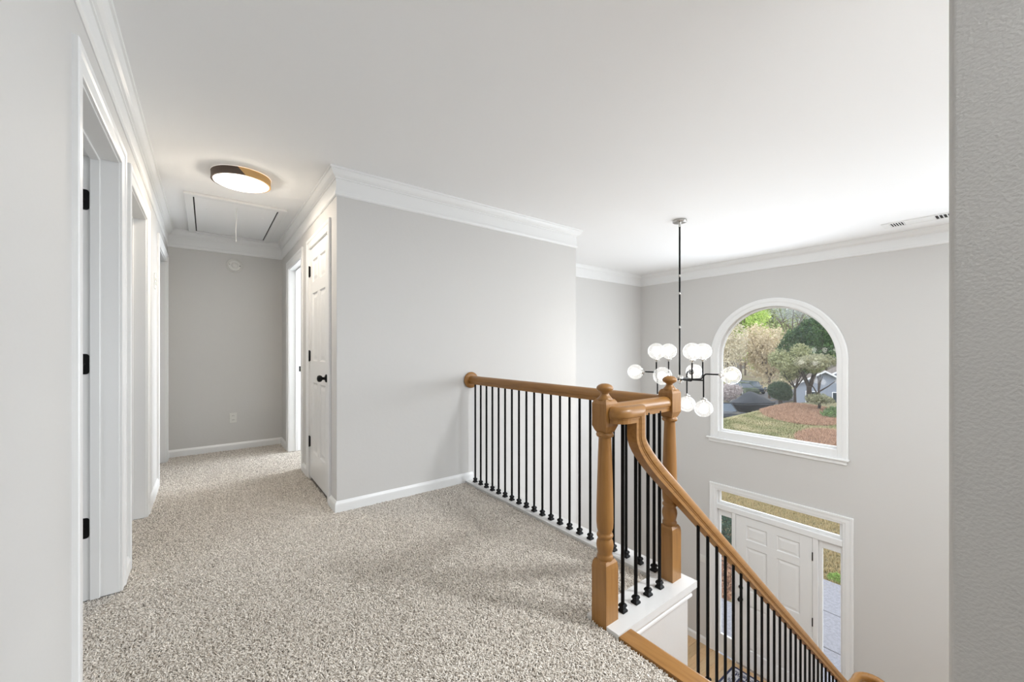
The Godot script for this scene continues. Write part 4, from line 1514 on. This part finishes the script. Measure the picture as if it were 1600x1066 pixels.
func build_outside() -> void:
	# ground
	var f := FastNoiseLite.new()
	f.seed = 77
	f.frequency = 0.16
	var st := mb()
	st.set_smooth_group(0)
	var nx := 90
	var nz := 80
	var dry := Color(0.31, 0.245, 0.125)
	var green := Color(0.145, 0.15, 0.05)
	var pos := func(i: int, j: int) -> Vector3:
		var x := 6.24 + pow(i / float(nx), 1.6) * 130.0
		var z := -75.0 + j * 85.0 / nz
		return Vector3(x, ground_y(x, z), z)
	var tint := func(p: Vector3) -> Color:
		var g := clampf(f.get_noise_2d(p.x, p.z) * 0.9 + smoothstep(13.0, 24.0, p.x) * 0.62 - 0.12, 0.0, 1.0)
		if p.x > 44 and p.z < -10:
			return Color(0.30, 0.21, 0.14).lerp(Color(0.3, 0.32, 0.13), clampf(f.get_noise_2d(p.z, p.x) + 0.3, 0, 1))
		return dry.lerp(green, g)
	for i in nx:
		for j in nz:
			var v := [pos.call(i, j), pos.call(i + 1, j), pos.call(i + 1, j + 1), pos.call(i, j + 1)]
			for k in [[0, 1, 2], [0, 2, 3]]:
				for q in k:
					st.set_color(tint.call(v[q]))
					st.add_vertex(v[q])
	struct("ground", st, M.lawn_soil, "front lawn of dry and green grass sloping to the driveway", "lawn")
	# dry grass blades close to the house
	var blade := mb()
	for k in 3:
		var a := TAU * k / 3
		var s := Vector3(cos(a), 0, sin(a))
		var up := Vector3(cos(a + 1.2) * 0.03, 0.055, sin(a + 1.2) * 0.03)
		tri(blade, s * -0.008, s * 0.008, up, s.cross(Vector3.UP))
	blade.generate_normals()
	var bm := blade.commit()
	var pl := []
	var tn := []
	for i in 60000:
		var x := rng.randf_range(9.6, 17.5)
		var z := rng.randf_range(-8.5, -1.0)
		if x < 12.2 and z < -3.1 and z > -4.9:
			continue
		var s := rng.randf_range(0.7, 1.5)
		pl.append(Transform3D(Basis(Vector3.UP, rng.randf() * TAU).scaled(Vector3.ONE * s), Vector3(x, GND, z)))
		tn.append(Color(0.50, 0.385, 0.20).lerp(Color(0.30, 0.27, 0.12), pow(rng.randf(), 2.0)))
	var gr := thing("grass", "dry straw coloured grass outside the front door", "grass")
	gr.set_meta("kind", "stuff")
	stuff("blades", bm, M.leaf, pl, tn, gr)
	# longer tufts farther out, and straw lying on the beds
	pl = []
	tn = []
	for i in 60000:
		var p := Vector3(rng.randf_range(17.0, 36.0), 0, rng.randf_range(-13.6, -3.5))
		p.y = ground_y(p.x, p.z) - 0.01
		var s := rng.randf_range(1.6, 3.2)
		pl.append(Transform3D(Basis(Vector3.UP, rng.randf() * TAU).scaled(Vector3(s * 1.6, s * 0.8, s * 1.6)), p))
		var pale := clampf(f.get_noise_2d(p.x * 2.5 + 40.0, p.z * 2.5) * 0.9 + 0.4 + rng.randf_range(-0.3, 0.3), 0.0, 1.0)
		tn.append(Color(0.19, 0.20, 0.065).lerp(Color(0.47, 0.39, 0.22), pale))
	stuff("far_blades", bm, M.leaf, pl, tn, gr)
	# walk and porch
	var w := setting("path", "concrete walkway slabs outside the right sidelight", "path")
	var xs := [6.24, 7.72, 8.80, 10.0]
	for i in 3:
		st = box(Vector3(xs[i] + 0.008, GND - 0.1, -3.55 if i == 0 else -2.62), Vector3(xs[i + 1] - 0.008, GND + 0.06, -0.4), 0.006)
		obj("slab", st, M.concrete, w)
	st = box(Vector3(10.0, GND - 0.1, -2.1), Vector3(14.0, GND + 0.05, -0.8), 0.006)
	obj("slab", st, M.concrete, w)
	# pine straw beds
	var beds := [["pine_straw_bed", "reddish pine straw bed below the arched window view, nearest the house", Vector3(25.2, 0, -6.0), 3.4, 1.7, 0.3],
		["pine_straw_bed", "reddish pine straw bed round the dogwood and clipped evergreen", Vector3(34.4, 0, -10.2), 5.6, 2.6, 0.35],
		["pine_straw_bed", "narrow mulch bed beside the entrance walk", Vector3(8.9, 0, -4.3), 1.7, 0.9, 0.2]]
	for b in beds:
		st = mb()
		st.set_smooth_group(1)
		var c: Vector3 = b[2]
		var n := 36
		for i in n:
			for lv in 3:
				var q := []
				for e in [[i, lv], [i + 1, lv], [i + 1, lv + 1], [i, lv + 1]]:
					var a: float = TAU * e[0] / n
					var rr: float = [0.0, 0.5, 0.85, 1.0][e[1]] * (1.0 + 0.06 * sin(3.0 * a) + 0.04 * sin(7.0 * a + 1.0))
					var p := Vector3(cos(a) * b[3] * rr, 0, sin(a) * b[4] * rr).rotated(Vector3.UP, b[5]) + c
					p.y = ground_y(p.x, p.z) + [0.14, 0.12, 0.08, -0.03][e[1]]
					q.append(p)
				if lv > 0:
					tri(st, q[0], q[1], q[2], Vector3.UP)
				tri(st, q[0], q[2], q[3], Vector3.UP)
		var o := obj(b[0], st, M.pine_straw)
		tag(o, b[1], "mulch bed")
		pl = []
		tn = []
		for i in int(b[3] * b[4] * 900):
			var a := rng.randf() * TAU
			var rr := sqrt(rng.randf()) * 0.98
			var p := Vector3(cos(a) * b[3] * rr, 0, sin(a) * b[4] * rr).rotated(Vector3.UP, b[5]) + c
			p.y = ground_y(p.x, p.z) + lerpf(0.14, 0.05, rr * rr)
			var s := 1.0 if b[3] < 2.0 else 2.6
			pl.append(Transform3D(Basis.from_euler(Vector3(rng.randf_range(-1.3, 1.3), rng.randf() * TAU, 0)).scaled(Vector3(s, s * 1.3, s)), p))
			tn.append(Color(0.19, 0.095, 0.055).lerp(Color(0.62, 0.41, 0.27), rng.randf()))
		stuff("straw", bm, M.leaf, pl, tn, o)
	# driveway
	st = mb()
	for i in 30:
		for j in 6:
			var v := []
			for e in [[i, j], [i + 1, j], [i + 1, j + 1], [i, j + 1]]:
				var x: float = 26.0 + e[0] * 1.6
				var z: float = -15.0 - e[1] * 1.5
				v.append(Vector3(x, ground_y(x, z) + 0.03, z))
			quad(st, v[0], v[1], v[2], v[3], Vector3.UP)
	struct("road", st, M.driveway_concrete, "pale concrete driveway beyond the lawn", "driveway")

	car("dark sport utility car parked at the window's left edge", Vector3(36.6, 0, -16.9), 0.75, M.car_black, 1.0)
	car("greenish car parked far behind the covered boat", spot(56, 32.5), 0.92, M.car_green, 1.0)
	car("dark grey car parked beside the greenish car behind the boat", spot(58.5, 35.2), 0.92, M.car_grey, 1.0)
	boat()
	house()
	trees()

func car(label: String, at: Vector3, turn: float, paint: Material, s: float) -> void:
	at.y = ground_y(at.x, at.z) + 0.03
	var c := thing("car", label, "car", at)
	c.rotation.y = turn
	c.scale = Vector3.ONE * s
	var st := mb()
	var side := [Vector2(-2.25, 0.35), Vector2(-2.3, 0.75), Vector2(-2.2, 1.0), Vector2(-1.2, 1.12), Vector2(1.9, 1.12), Vector2(2.28, 0.95), Vector2(2.3, 0.45), Vector2(2.1, 0.3), Vector2(-2.0, 0.3)]
	plate(st, side, Vector3(0, 0, -0.9), Vector3(1, 0, 0), Vector3(0, 1, 0), Vector3(0, 0, 1.8))
	obj("body", st, paint, c)
	st = mb()
	# cabin: tapered from beltline to roof
	var lowr := [Vector3(-1.35, 1.1, 0.84), Vector3(2.1, 1.1, 0.84)]
	var top := [Vector3(-0.5, 1.66, 0.66), Vector3(1.75, 1.68, 0.66)]
	quad(st, lowr[0], lowr[1], top[1], top[0], Vector3(0, 0.2, 1))
	quad(st, lowr[0] * Vector3(1, 1, -1), lowr[1] * Vector3(1, 1, -1), top[1] * Vector3(1, 1, -1), top[0] * Vector3(1, 1, -1), Vector3(0, 0.2, -1))
	quad(st, lowr[0], lowr[0] * Vector3(1, 1, -1), top[0] * Vector3(1, 1, -1), top[0], Vector3(-1, 0.5, 0))
	quad(st, lowr[1], lowr[1] * Vector3(1, 1, -1), top[1] * Vector3(1, 1, -1), top[1], Vector3(1, 0.3, 0))
	obj("windows", st, M.car_glass, c)
	st = mb()
	bx(st, Vector3(-0.52, 1.65, -0.68), Vector3(1.78, 1.72, 0.68), 0.03)
	for sgn in [-1.0, 1.0]:
		tube(st, [Vector3(-1.35, 1.1, 0.84 * sgn), Vector3(-0.5, 1.68, 0.66 * sgn)], 0.04, 6)
		tube(st, [Vector3(0.6, 1.1, 0.85 * sgn), Vector3(0.65, 1.68, 0.67 * sgn)], 0.04, 6)
		tube(st, [Vector3(2.1, 1.1, 0.84 * sgn), Vector3(1.75, 1.68, 0.66 * sgn)], 0.06, 6)
	obj("roof", st, paint, c)
	for x in [-1.4, 1.4]:
		for z in [-0.82, 0.82]:
			var wst := mb()
			var t := Transform3D(Basis(Vector3(1, 0, 0), Vector3(0, 0, signf(z)), Vector3(0, -signf(z), 0)), Vector3(x, 0.36, z))
			lathe(wst, [Vector2(0.22, -0.12), Vector2(0.35, -0.11), Vector2(0.36, 0.0), Vector2(0.35, 0.10), Vector2(0.25, 0.12)], 24, t)
			var wh := obj("wheel", wst, M.tyre, c)
			wst = mb()
			lathe(wst, [Vector2(0.25, 0.09), Vector2(0.22, 0.115), Vector2(0.07, 0.10), Vector2(0, 0.12)], 20, t)
			obj("hub_cap", wst, M.wheel_metal, wh)

func boat() -> void:
	var at := Vector3(44.9, 0, -17.9)
	at.y = ground_y(at.x, at.z) + 0.03
	var b := thing("covered_boat", "boat under a dark grey cover on a trailer in the driveway", "boat", at)
	b.rotation.y = -0.12
	# hull and cover lofted along the length (bow at -x)
	var secs := []
	for i in 15:
		var u := i / 14.0
		var x := lerpf(-3.4, 3.0, u)
		var half := 1.15 * pow(minf(1.0, u * 2.1), 0.55)
		var keel := lerpf(1.15, 0.55, smoothstep(0.0, 0.35, u))
		var gun := lerpf(1.65, 1.35, u)
		var peak: float = gun + [0.02, 0.06, 0.15, 0.3, 0.5, 0.72, 0.95, 1.1, 1.12, 1.05, 0.95, 0.85, 0.7, 0.45, 0.15][i]
		secs.append([x, maxf(half, 0.03), keel, gun, peak])
	for part in 2:
		var st := mb()
		st.set_smooth_group(1)
		for i in 14:
			var ra := []
			var rb := []
			for e in 2:
				var s: Array = secs[i + e]
				var arr := []
				for k in 9:
					var v := k / 8.0 * 2.0 - 1.0
					var y: float
					var z: float = v * s[1]
					if part == 0:
						y = lerpf(s[2], s[3], pow(absf(v), 2.2))
					else:
						y = lerpf(s[4], s[3] - 0.18 * (1.0 if absf(v) > 0.99 else 0.0), pow(absf(v), 1.3))
						z *= 1.03
					arr.append(Vector3(s[0], y, z))
				if e == 0: ra = arr
				else: rb = arr
			for k in 8:
				quad(st, ra[k], ra[k + 1], rb[k + 1], rb[k], Vector3(0, -1 if part == 0 else 1, (k - 3.5) * 0.5))
		if part == 0:
			var s: Array = secs[14]
			st.set_smooth_group(-1)
			quad(st, Vector3(s[0], s[3], -s[1]), Vector3(s[0], s[3], s[1]), Vector3(s[0], s[2], 0.5), Vector3(s[0], s[2], -0.5), Vector3(1, 0, 0))
		obj("hull" if part == 0 else "cover", st, M.boat_hull if part == 0 else M.boat_cover, b)
	var st := mb()
	for z in [-0.7, 0.7]:
		tube(st, [Vector3(-4.6, 0.55, 0), Vector3(-2.6, 0.5, z), Vector3(3.0, 0.5, z)], 0.06, 8)
	for x in [-1.5, 1.0, 2.2]:
		tube(st, [Vector3(x, 0.5, -0.9), Vector3(x, 0.5, 0.9)], 0.05, 8)
	tube(st, [Vector3(-4.3, 0.55, 0), Vector3(-4.3, 0.0, 0)], 0.05, 8)
	obj("trailer_frame", st, M.trailer_metal, b)
	for x in [1.2, 2.05]:
		for z in [-1.05, 1.05]:
			st = mb()
			lathe(st, [Vector2(0, -0.1), Vector2(0.32, -0.1), Vector2(0.34, 0.0), Vector2(0.32, 0.1), Vector2(0.15, 0.08), Vector2(0, 0.1)], 20, Transform3D(Basis(Vector3(1, 0, 0), Vector3(0, 0, signf(z)), Vector3(0, -signf(z), 0)), Vector3(x, 0.34, z)))
			obj("trailer_wheel", st, M.tyre, b)

func house() -> void:
	var at := spot(45, 35.4)
	at.y = -6.6
	var h := thing("house", "neighbouring house with pale gable trim behind the dogwood branches", "house", at)
	h.rotation.y = deg_to_rad(108.0)
	# local: the gables face -z
	for g in [[0.0, 5.25, 3.1, 0.0, 0.58], [-5.6, 7.7, 6.0, 1.6, 0.58]]:
		var cx: float = g[0]
		var top: float = g[1]
		var hw: float = g[2]
		var zf: float = g[3]
		var eave: float = top - hw * g[4]
		var st := mb()
		plate(st, [Vector2(cx - hw + 0.3, 0), Vector2(cx + hw - 0.3, 0), Vector2(cx + hw - 0.3, eave + 0.1), Vector2(cx, top - 0.1), Vector2(cx - hw + 0.3, eave + 0.1)], Vector3(0, 0, zf), Vector3(1, 0, 0), Vector3(0, 1, 0), Vector3(0, 0, 7))
		var wl := obj("wall", st, M.siding, h)
		for s in [-1.0, 1.0]:
			st = mb()
			plate(st, [Vector2(cx, top - 0.12), Vector2(cx + s * hw, eave - 0.12), Vector2(cx + s * hw, eave + 0.04), Vector2(cx, top + 0.04)], Vector3(0, 0, zf - 0.3), Vector3(1, 0, 0), Vector3(0, 1, 0), Vector3(0, 0, 7.6))
			obj("roof", st, M.roof_shingles, h)
			st = mb()
			plate(st, [Vector2(cx, top - 0.16), Vector2(cx + s * hw, eave - 0.16), Vector2(cx + s * hw, eave + 0.05), Vector2(cx, top + 0.05)], Vector3(0, 0, zf - 0.38), Vector3(1, 0, 0), Vector3(0, 1, 0), Vector3(0, 0, 0.08))
			obj("rake_board", st, M.white_trim, h)
		for x in [cx - 1.2, cx + 1.2]:
			st = box(Vector3(x - 0.6, 1.3, zf - 0.06), Vector3(x + 0.6, 2.9, zf + 0.02), 0.01)
			var w := obj("window", st, M.white_trim, h)
			st = box(Vector3(x - 0.52, 1.38, zf - 0.075), Vector3(x + 0.52, 2.82, zf - 0.05))
			obj("pane", st, M.car_glass, w)

var leaf_mesh: Mesh
func leaf_shape() -> Mesh:
	if leaf_mesh == null:
		var st := mb()
		var r2 := RandomNumberGenerator.new()
		r2.seed = 3
		for k in 6:
			var c := Vector3(r2.randf_range(-1, 1), r2.randf_range(-1, 1), r2.randf_range(-1, 1)) * 0.8
			var a := Vector3(r2.randf_range(-1, 1), r2.randf_range(-0.6, 0.6), r2.randf_range(-1, 1)).normalized()
			var b := a.cross(Vector3(r2.randf_range(-1, 1), 1, r2.randf_range(-1, 1))).normalized()
			var n := a.cross(b)
			st.set_smooth_group(-1)
			tri(st, c - a * 0.55, c + b * 0.26, c + a * 0.55, n)
			tri(st, c - a * 0.55, c + a * 0.55, c - b * 0.26, n)
		st.generate_normals()
		leaf_mesh = st.commit()
	return leaf_mesh

# blobs: [offset, radii]; leaves are scattered near the blobs' surfaces
func tree(called: String, label: String, category: String, at: Vector3, trunk: Array, blobs: Array, n: int, size: float, ca: Color, cb: Color, bark: Material, group := "", hollow := 0.55) -> void:
	at.y = ground_y(at.x, at.z)
	var t := thing(called, label, category, at, group)
	var st := mb()
	for br in trunk:
		tube(st, br[0], br[1], 7)
	obj("trunk", st, bark, t)
	var pl := []
	var tn := []
	var vol := 0.0
	for b in blobs:
		vol += b[1].x * b[1].y + b[1].y * b[1].z
	for b in blobs:
		var clump := rng.randf_range(-0.1, 0.4)
		var cnt := int(n * (b[1].x * b[1].y + b[1].y * b[1].z) / vol)
		for i in cnt:
			var d := Vector3(rng.randfn(), rng.randfn(), rng.randfn()).normalized()
			var r := lerpf(hollow, 1.0, pow(rng.randf(), 0.6)) * rng.randf_range(0.92, 1.08)
			var p: Vector3 = b[0] + d * r * b[1]
			var s := size * rng.randf_range(0.6, 1.35)
			pl.append(Transform3D(Basis.from_euler(Vector3(rng.randf() * TAU, rng.randf() * TAU, rng.randf() * TAU)).scaled(Vector3.ONE * s), p))
			tn.append(ca.lerp(cb, clampf(rng.randf() * 0.7 + clump, 0.0, 1.0)) * rng.randf_range(0.75, 1.2))
	if n > 0:
		var o := stuff("foliage", leaf_shape(), M.leaf, pl, tn, t)

# branching stems: trunk up to h, then k limbs spreading
func stems(h: float, spread: float, top: float, k: int, r: float, sd: int) -> Array:
	var r2 := RandomNumberGenerator.new()
	r2.seed = sd
	var out := [[[Vector3(0, -0.3, 0), Vector3(r2.randf_range(-0.1, 0.1), h * 0.5, 0), Vector3(r2.randf_range(-0.2, 0.2), h, 0)], [r * 1.25, r, r * 0.85]]]
	for i in k:
		var a := TAU * i / k + r2.randf_range(-0.4, 0.4)
		var d := Vector3(cos(a), 0, sin(a))
		var m := Vector3(0, h, 0) + d * spread * 0.35 + Vector3.UP * (top - h) * r2.randf_range(0.2, 0.4)
		var e := Vector3(0, h, 0) + d * spread * r2.randf_range(0.7, 1.0) + Vector3.UP * (top - h) * r2.randf_range(0.6, 1.0)
		out.append([[Vector3(0, h * 0.9, 0), m, e], [r * 0.65, r * 0.4, r * 0.12]])
		for q in 2:
			var e2 := m + Vector3(r2.randf_range(-1, 1), r2.randf_range(0.2, 1), r2.randf_range(-1, 1)) * spread * 0.55
			out.append([[m, (m + e2) / 2 + Vector3(0, 0.1, 0), e2], [r * 0.35, r * 0.22, r * 0.07]])
	return out

func blobset(c: Vector3, R: Vector3, k: int, sd: int) -> Array:
	var r2 := RandomNumberGenerator.new()
	r2.seed = sd
	var out := []
	for i in k:
		var d := Vector3(r2.randfn(), r2.randfn(), r2.randfn()).normalized() * pow(r2.randf(), 0.5)
		out.append([c + d * R * 0.72, R * r2.randf_range(0.34, 0.5)])
	return out

# a spot by depth along the view axis and sideways offset, both in metres
func spot(depth: float, side: float) -> Vector3:
	return Vector3(0.6088, 0, -0.7934) * depth + Vector3(0.7934, 0, 0.6088) * side

func trees() -> void:
	# px = 800 + 622 * side / depth
	var cream_a := Color(0.46, 0.37, 0.23)
	var cream_b := Color(0.80, 0.69, 0.48)
	tree("blossoming_tree", "large pale cream blossoming tree in the middle of the window view", "tree", spot(52, 33.6), stems(3.0, 3.4, 8.6, 7, 0.13, 1), blobset(Vector3(0, 5.6, 0), Vector3(4.2, 4.4, 4.0), 20, 2), 7000, 0.15, cream_a, cream_b, M.bark)
	tree("blossoming_tree", "pale pinkish blossoming tree at the window's left edge", "tree", spot(49, 26.4), stems(3.0, 2.4, 8.0, 5, 0.13, 3), blobset(Vector3(-0.4, 6.0, 0), Vector3(2.2, 4.4, 2.4), 12, 4), 3000, 0.13, Color(0.58, 0.50, 0.36), Color(0.80, 0.74, 0.56), M.bark)
	tree("green_tree", "bright yellow-green tree rising behind the cream blossoming tree", "tree", spot(62, 35.6), stems(6.0, 4.0, 15.0, 6, 0.2, 5), blobset(Vector3(0, 10.5, 0), Vector3(5.4, 6.0, 4.6), 18, 6), 8000, 0.24, Color(0.38, 0.56, 0.10), Color(0.66, 0.76, 0.24), M.bark)
	tree("green_tree", "yellow-green tree low behind the covered boat", "tree", spot(74, 47.9), stems(3.0, 3.0, 7.0, 5, 0.16, 7), blobset(Vector3(0, 5.2, 0), Vector3(5.4, 3.6, 4.2), 16, 8), 6500, 0.22, Color(0.36, 0.46, 0.12), Color(0.62, 0.66, 0.28), M.bark)
	tree("evergreen_tree", "dense dark evergreen tree against the upper right of the window", "tree", spot(40, 29.9), stems(3.0, 2.0, 8.5, 5, 0.25, 9), blobset(Vector3(0, 7.2, 0), Vector3(2.9, 3.3, 2.9), 22, 10), 9000, 0.16, Color(0.012, 0.045, 0.018), Color(0.10, 0.19, 0.05), M.dark_bark, "", 0.7)
	tree("bare_tree", "grey leafless tree behind the dark evergreen under the arch top", "tree", spot(72, 50.5), stems(8.0, 4.5, 17.5, 9, 0.16, 11), blobset(Vector3(0, 14.0, 0), Vector3(5.5, 4.5, 5.5), 14, 12), 2400, 0.13, Color(0.36, 0.38, 0.36), Color(0.55, 0.58, 0.58), M.bark)
	# dogwoods by the bed
	tree("dogwood_tree", "leaning dogwood with dark layered branches at the window's right side", "tree", spot(30, 22.9), [[[Vector3(0.5, -0.2, 0), Vector3(0.1, 0.5, 0.2), Vector3(-0.6, 1.3, 0.3)], [0.11, 0.10, 0.07]], [[Vector3(0.1, 0.5, 0.2), Vector3(0.3, 1.5, 0.1), Vector3(0.9, 2.6, -0.1)], [0.09, 0.07, 0.03]], [[Vector3(0.3, 1.5, 0.1), Vector3(-0.2, 2.1, 0.3), Vector3(-0.9, 2.9, 0.5)], [0.06, 0.05, 0.02]], [[Vector3(-0.6, 1.3, 0.3), Vector3(-1.2, 1.9, 0.2), Vector3(-1.9, 2.4, 0.1)], [0.06, 0.04, 0.02]], [[Vector3(-0.6, 1.3, 0.3), Vector3(-0.6, 2.0, 0.4), Vector3(-0.4, 2.7, 0.5)], [0.05, 0.04, 0.02]], [[Vector3(0.3, 1.5, 0.1), Vector3(1.0, 1.9, 0.5), Vector3(1.6, 2.3, 0.8)], [0.06, 0.04, 0.02]]],
		[[Vector3(-0.9, 3.75, 0), Vector3(1.3, 0.5, 1.1)], [Vector3(0.7, 3.85, 0), Vector3(1.5, 0.5, 1.2)], [Vector3(-0.9, 1.1, 0.3), Vector3(0.9, 0.35, 0.7)], [Vector3(0.4, 0.9, 0.3), Vector3(0.9, 0.3, 0.7)]], 4200, 0.085, Color(0.17, 0.18, 0.09), Color(0.44, 0.42, 0.27), M.dark_bark, "", 0.1)
	tree("dogwood_tree", "mossy green dogwood overhanging the clipped evergreen bush", "tree", spot(34, 24.2), stems(1.5, 1.7, 3.8, 5, 0.10, 13), blobset(Vector3(0.3, 3.5, 0), Vector3(2.2, 1.7, 1.9), 14, 14), 5500, 0.10, Color(0.19, 0.22, 0.09), Color(0.42, 0.42, 0.22), M.dark_bark, "", 0.3)
	tree("evergreen_bush", "dark clipped evergreen bush on a short trunk beside the pine straw bed", "bush", spot(35, 23.6), [[[Vector3(0, -0.2, 0), Vector3(0, 1.0, 0)], [0.2, 0.15]]], [[Vector3(-0.2, 1.6, 0), Vector3(0.85, 0.75, 0.85)], [Vector3(0.5, 1.2, 0.1), Vector3(0.6, 0.5, 0.6)]], 2600, 0.09, Color(0.025, 0.06, 0.03), Color(0.08, 0.13, 0.06), M.dark_bark, "", 0.8)
	tree("green_shrub", "low green spreading shrub at the window's lower right corner", "bush", spot(27, 21.9), [[[Vector3(0, -0.1, 0), Vector3(0.1, 0.4, 0)], [0.05, 0.03]]], [[Vector3(-0.3, 0.3, 0), Vector3(0.9, 0.25, 0.7)], [Vector3(0.5, 0.4, 0), Vector3(0.7, 0.35, 0.7)]], 1500, 0.07, Color(0.06, 0.11, 0.04), Color(0.20, 0.30, 0.09), M.dark_bark)
	tree("evergreen_bush", "rounded dark green bush outside the left sidelight", "bush", Vector3(9.9, 0, -4.5), [[[Vector3(0, -0.1, 0), Vector3(0, 0.4, 0)], [0.04, 0.03]]], [[Vector3(0, 0.40, 0), Vector3(0.45, 0.42, 0.45)]], 2200, 0.035, Color(0.03, 0.08, 0.05), Color(0.13, 0.21, 0.15), M.dark_bark, "", 0.8)
	tree("pink_shrub", "pinkish flowering shrub behind the dark car", "bush", spot(46, 25.0), stems(0.4, 1.0, 1.6, 4, 0.05, 15), [[Vector3(0, 1.5, 0), Vector3(1.7, 0.9, 1.2)], [Vector3(1.2, 1.7, 0), Vector3(1.3, 0.6, 0.9)]], 1800, 0.11, Color(0.34, 0.29, 0.27), Color(0.66, 0.58, 0.56), M.bark)
	tree("grass_tuft", "small bright green tuft at the walkway's edge outside the right sidelight", "grass tuft", Vector3(10.25, 0, -2.42), [[[Vector3(0, -0.05, 0), Vector3(0.02, 0.05, 0)], [0.012, 0.008]]], [[Vector3(0, 0.05, 0), Vector3(0.18, 0.07, 0.15)]], 420, 0.022, Color(0.20, 0.34, 0.06), Color(0.36, 0.5, 0.13), M.dark_bark)
	# the wood behind
	var k := 0
	for i in 13:
		var depth := 84.0 + (i % 3) * 13.0
		var side := depth * (0.45 + 0.034 * i)
		var hgt := 17.0 + fmod(i * 5.3, 7.0)
		var g := fmod(i * 0.37, 1.0)
		tree("forest_tree", "tall spring green tree in the wood far behind the driveway", "tree", spot(depth, side), stems(hgt * 0.45, 3.5, hgt, 5, 0.2, 40 + i), blobset(Vector3(0, hgt * 0.58, 0), Vector3(4.4, hgt * 0.42, 4.4), 16, 60 + i), 3400, 0.34, Color(0.32, 0.42, 0.13).lerp(Color(0.46, 0.44, 0.3), g), Color(0.58, 0.66, 0.26).lerp(Color(0.68, 0.66, 0.5), g), M.bark, "trees of the far wood")
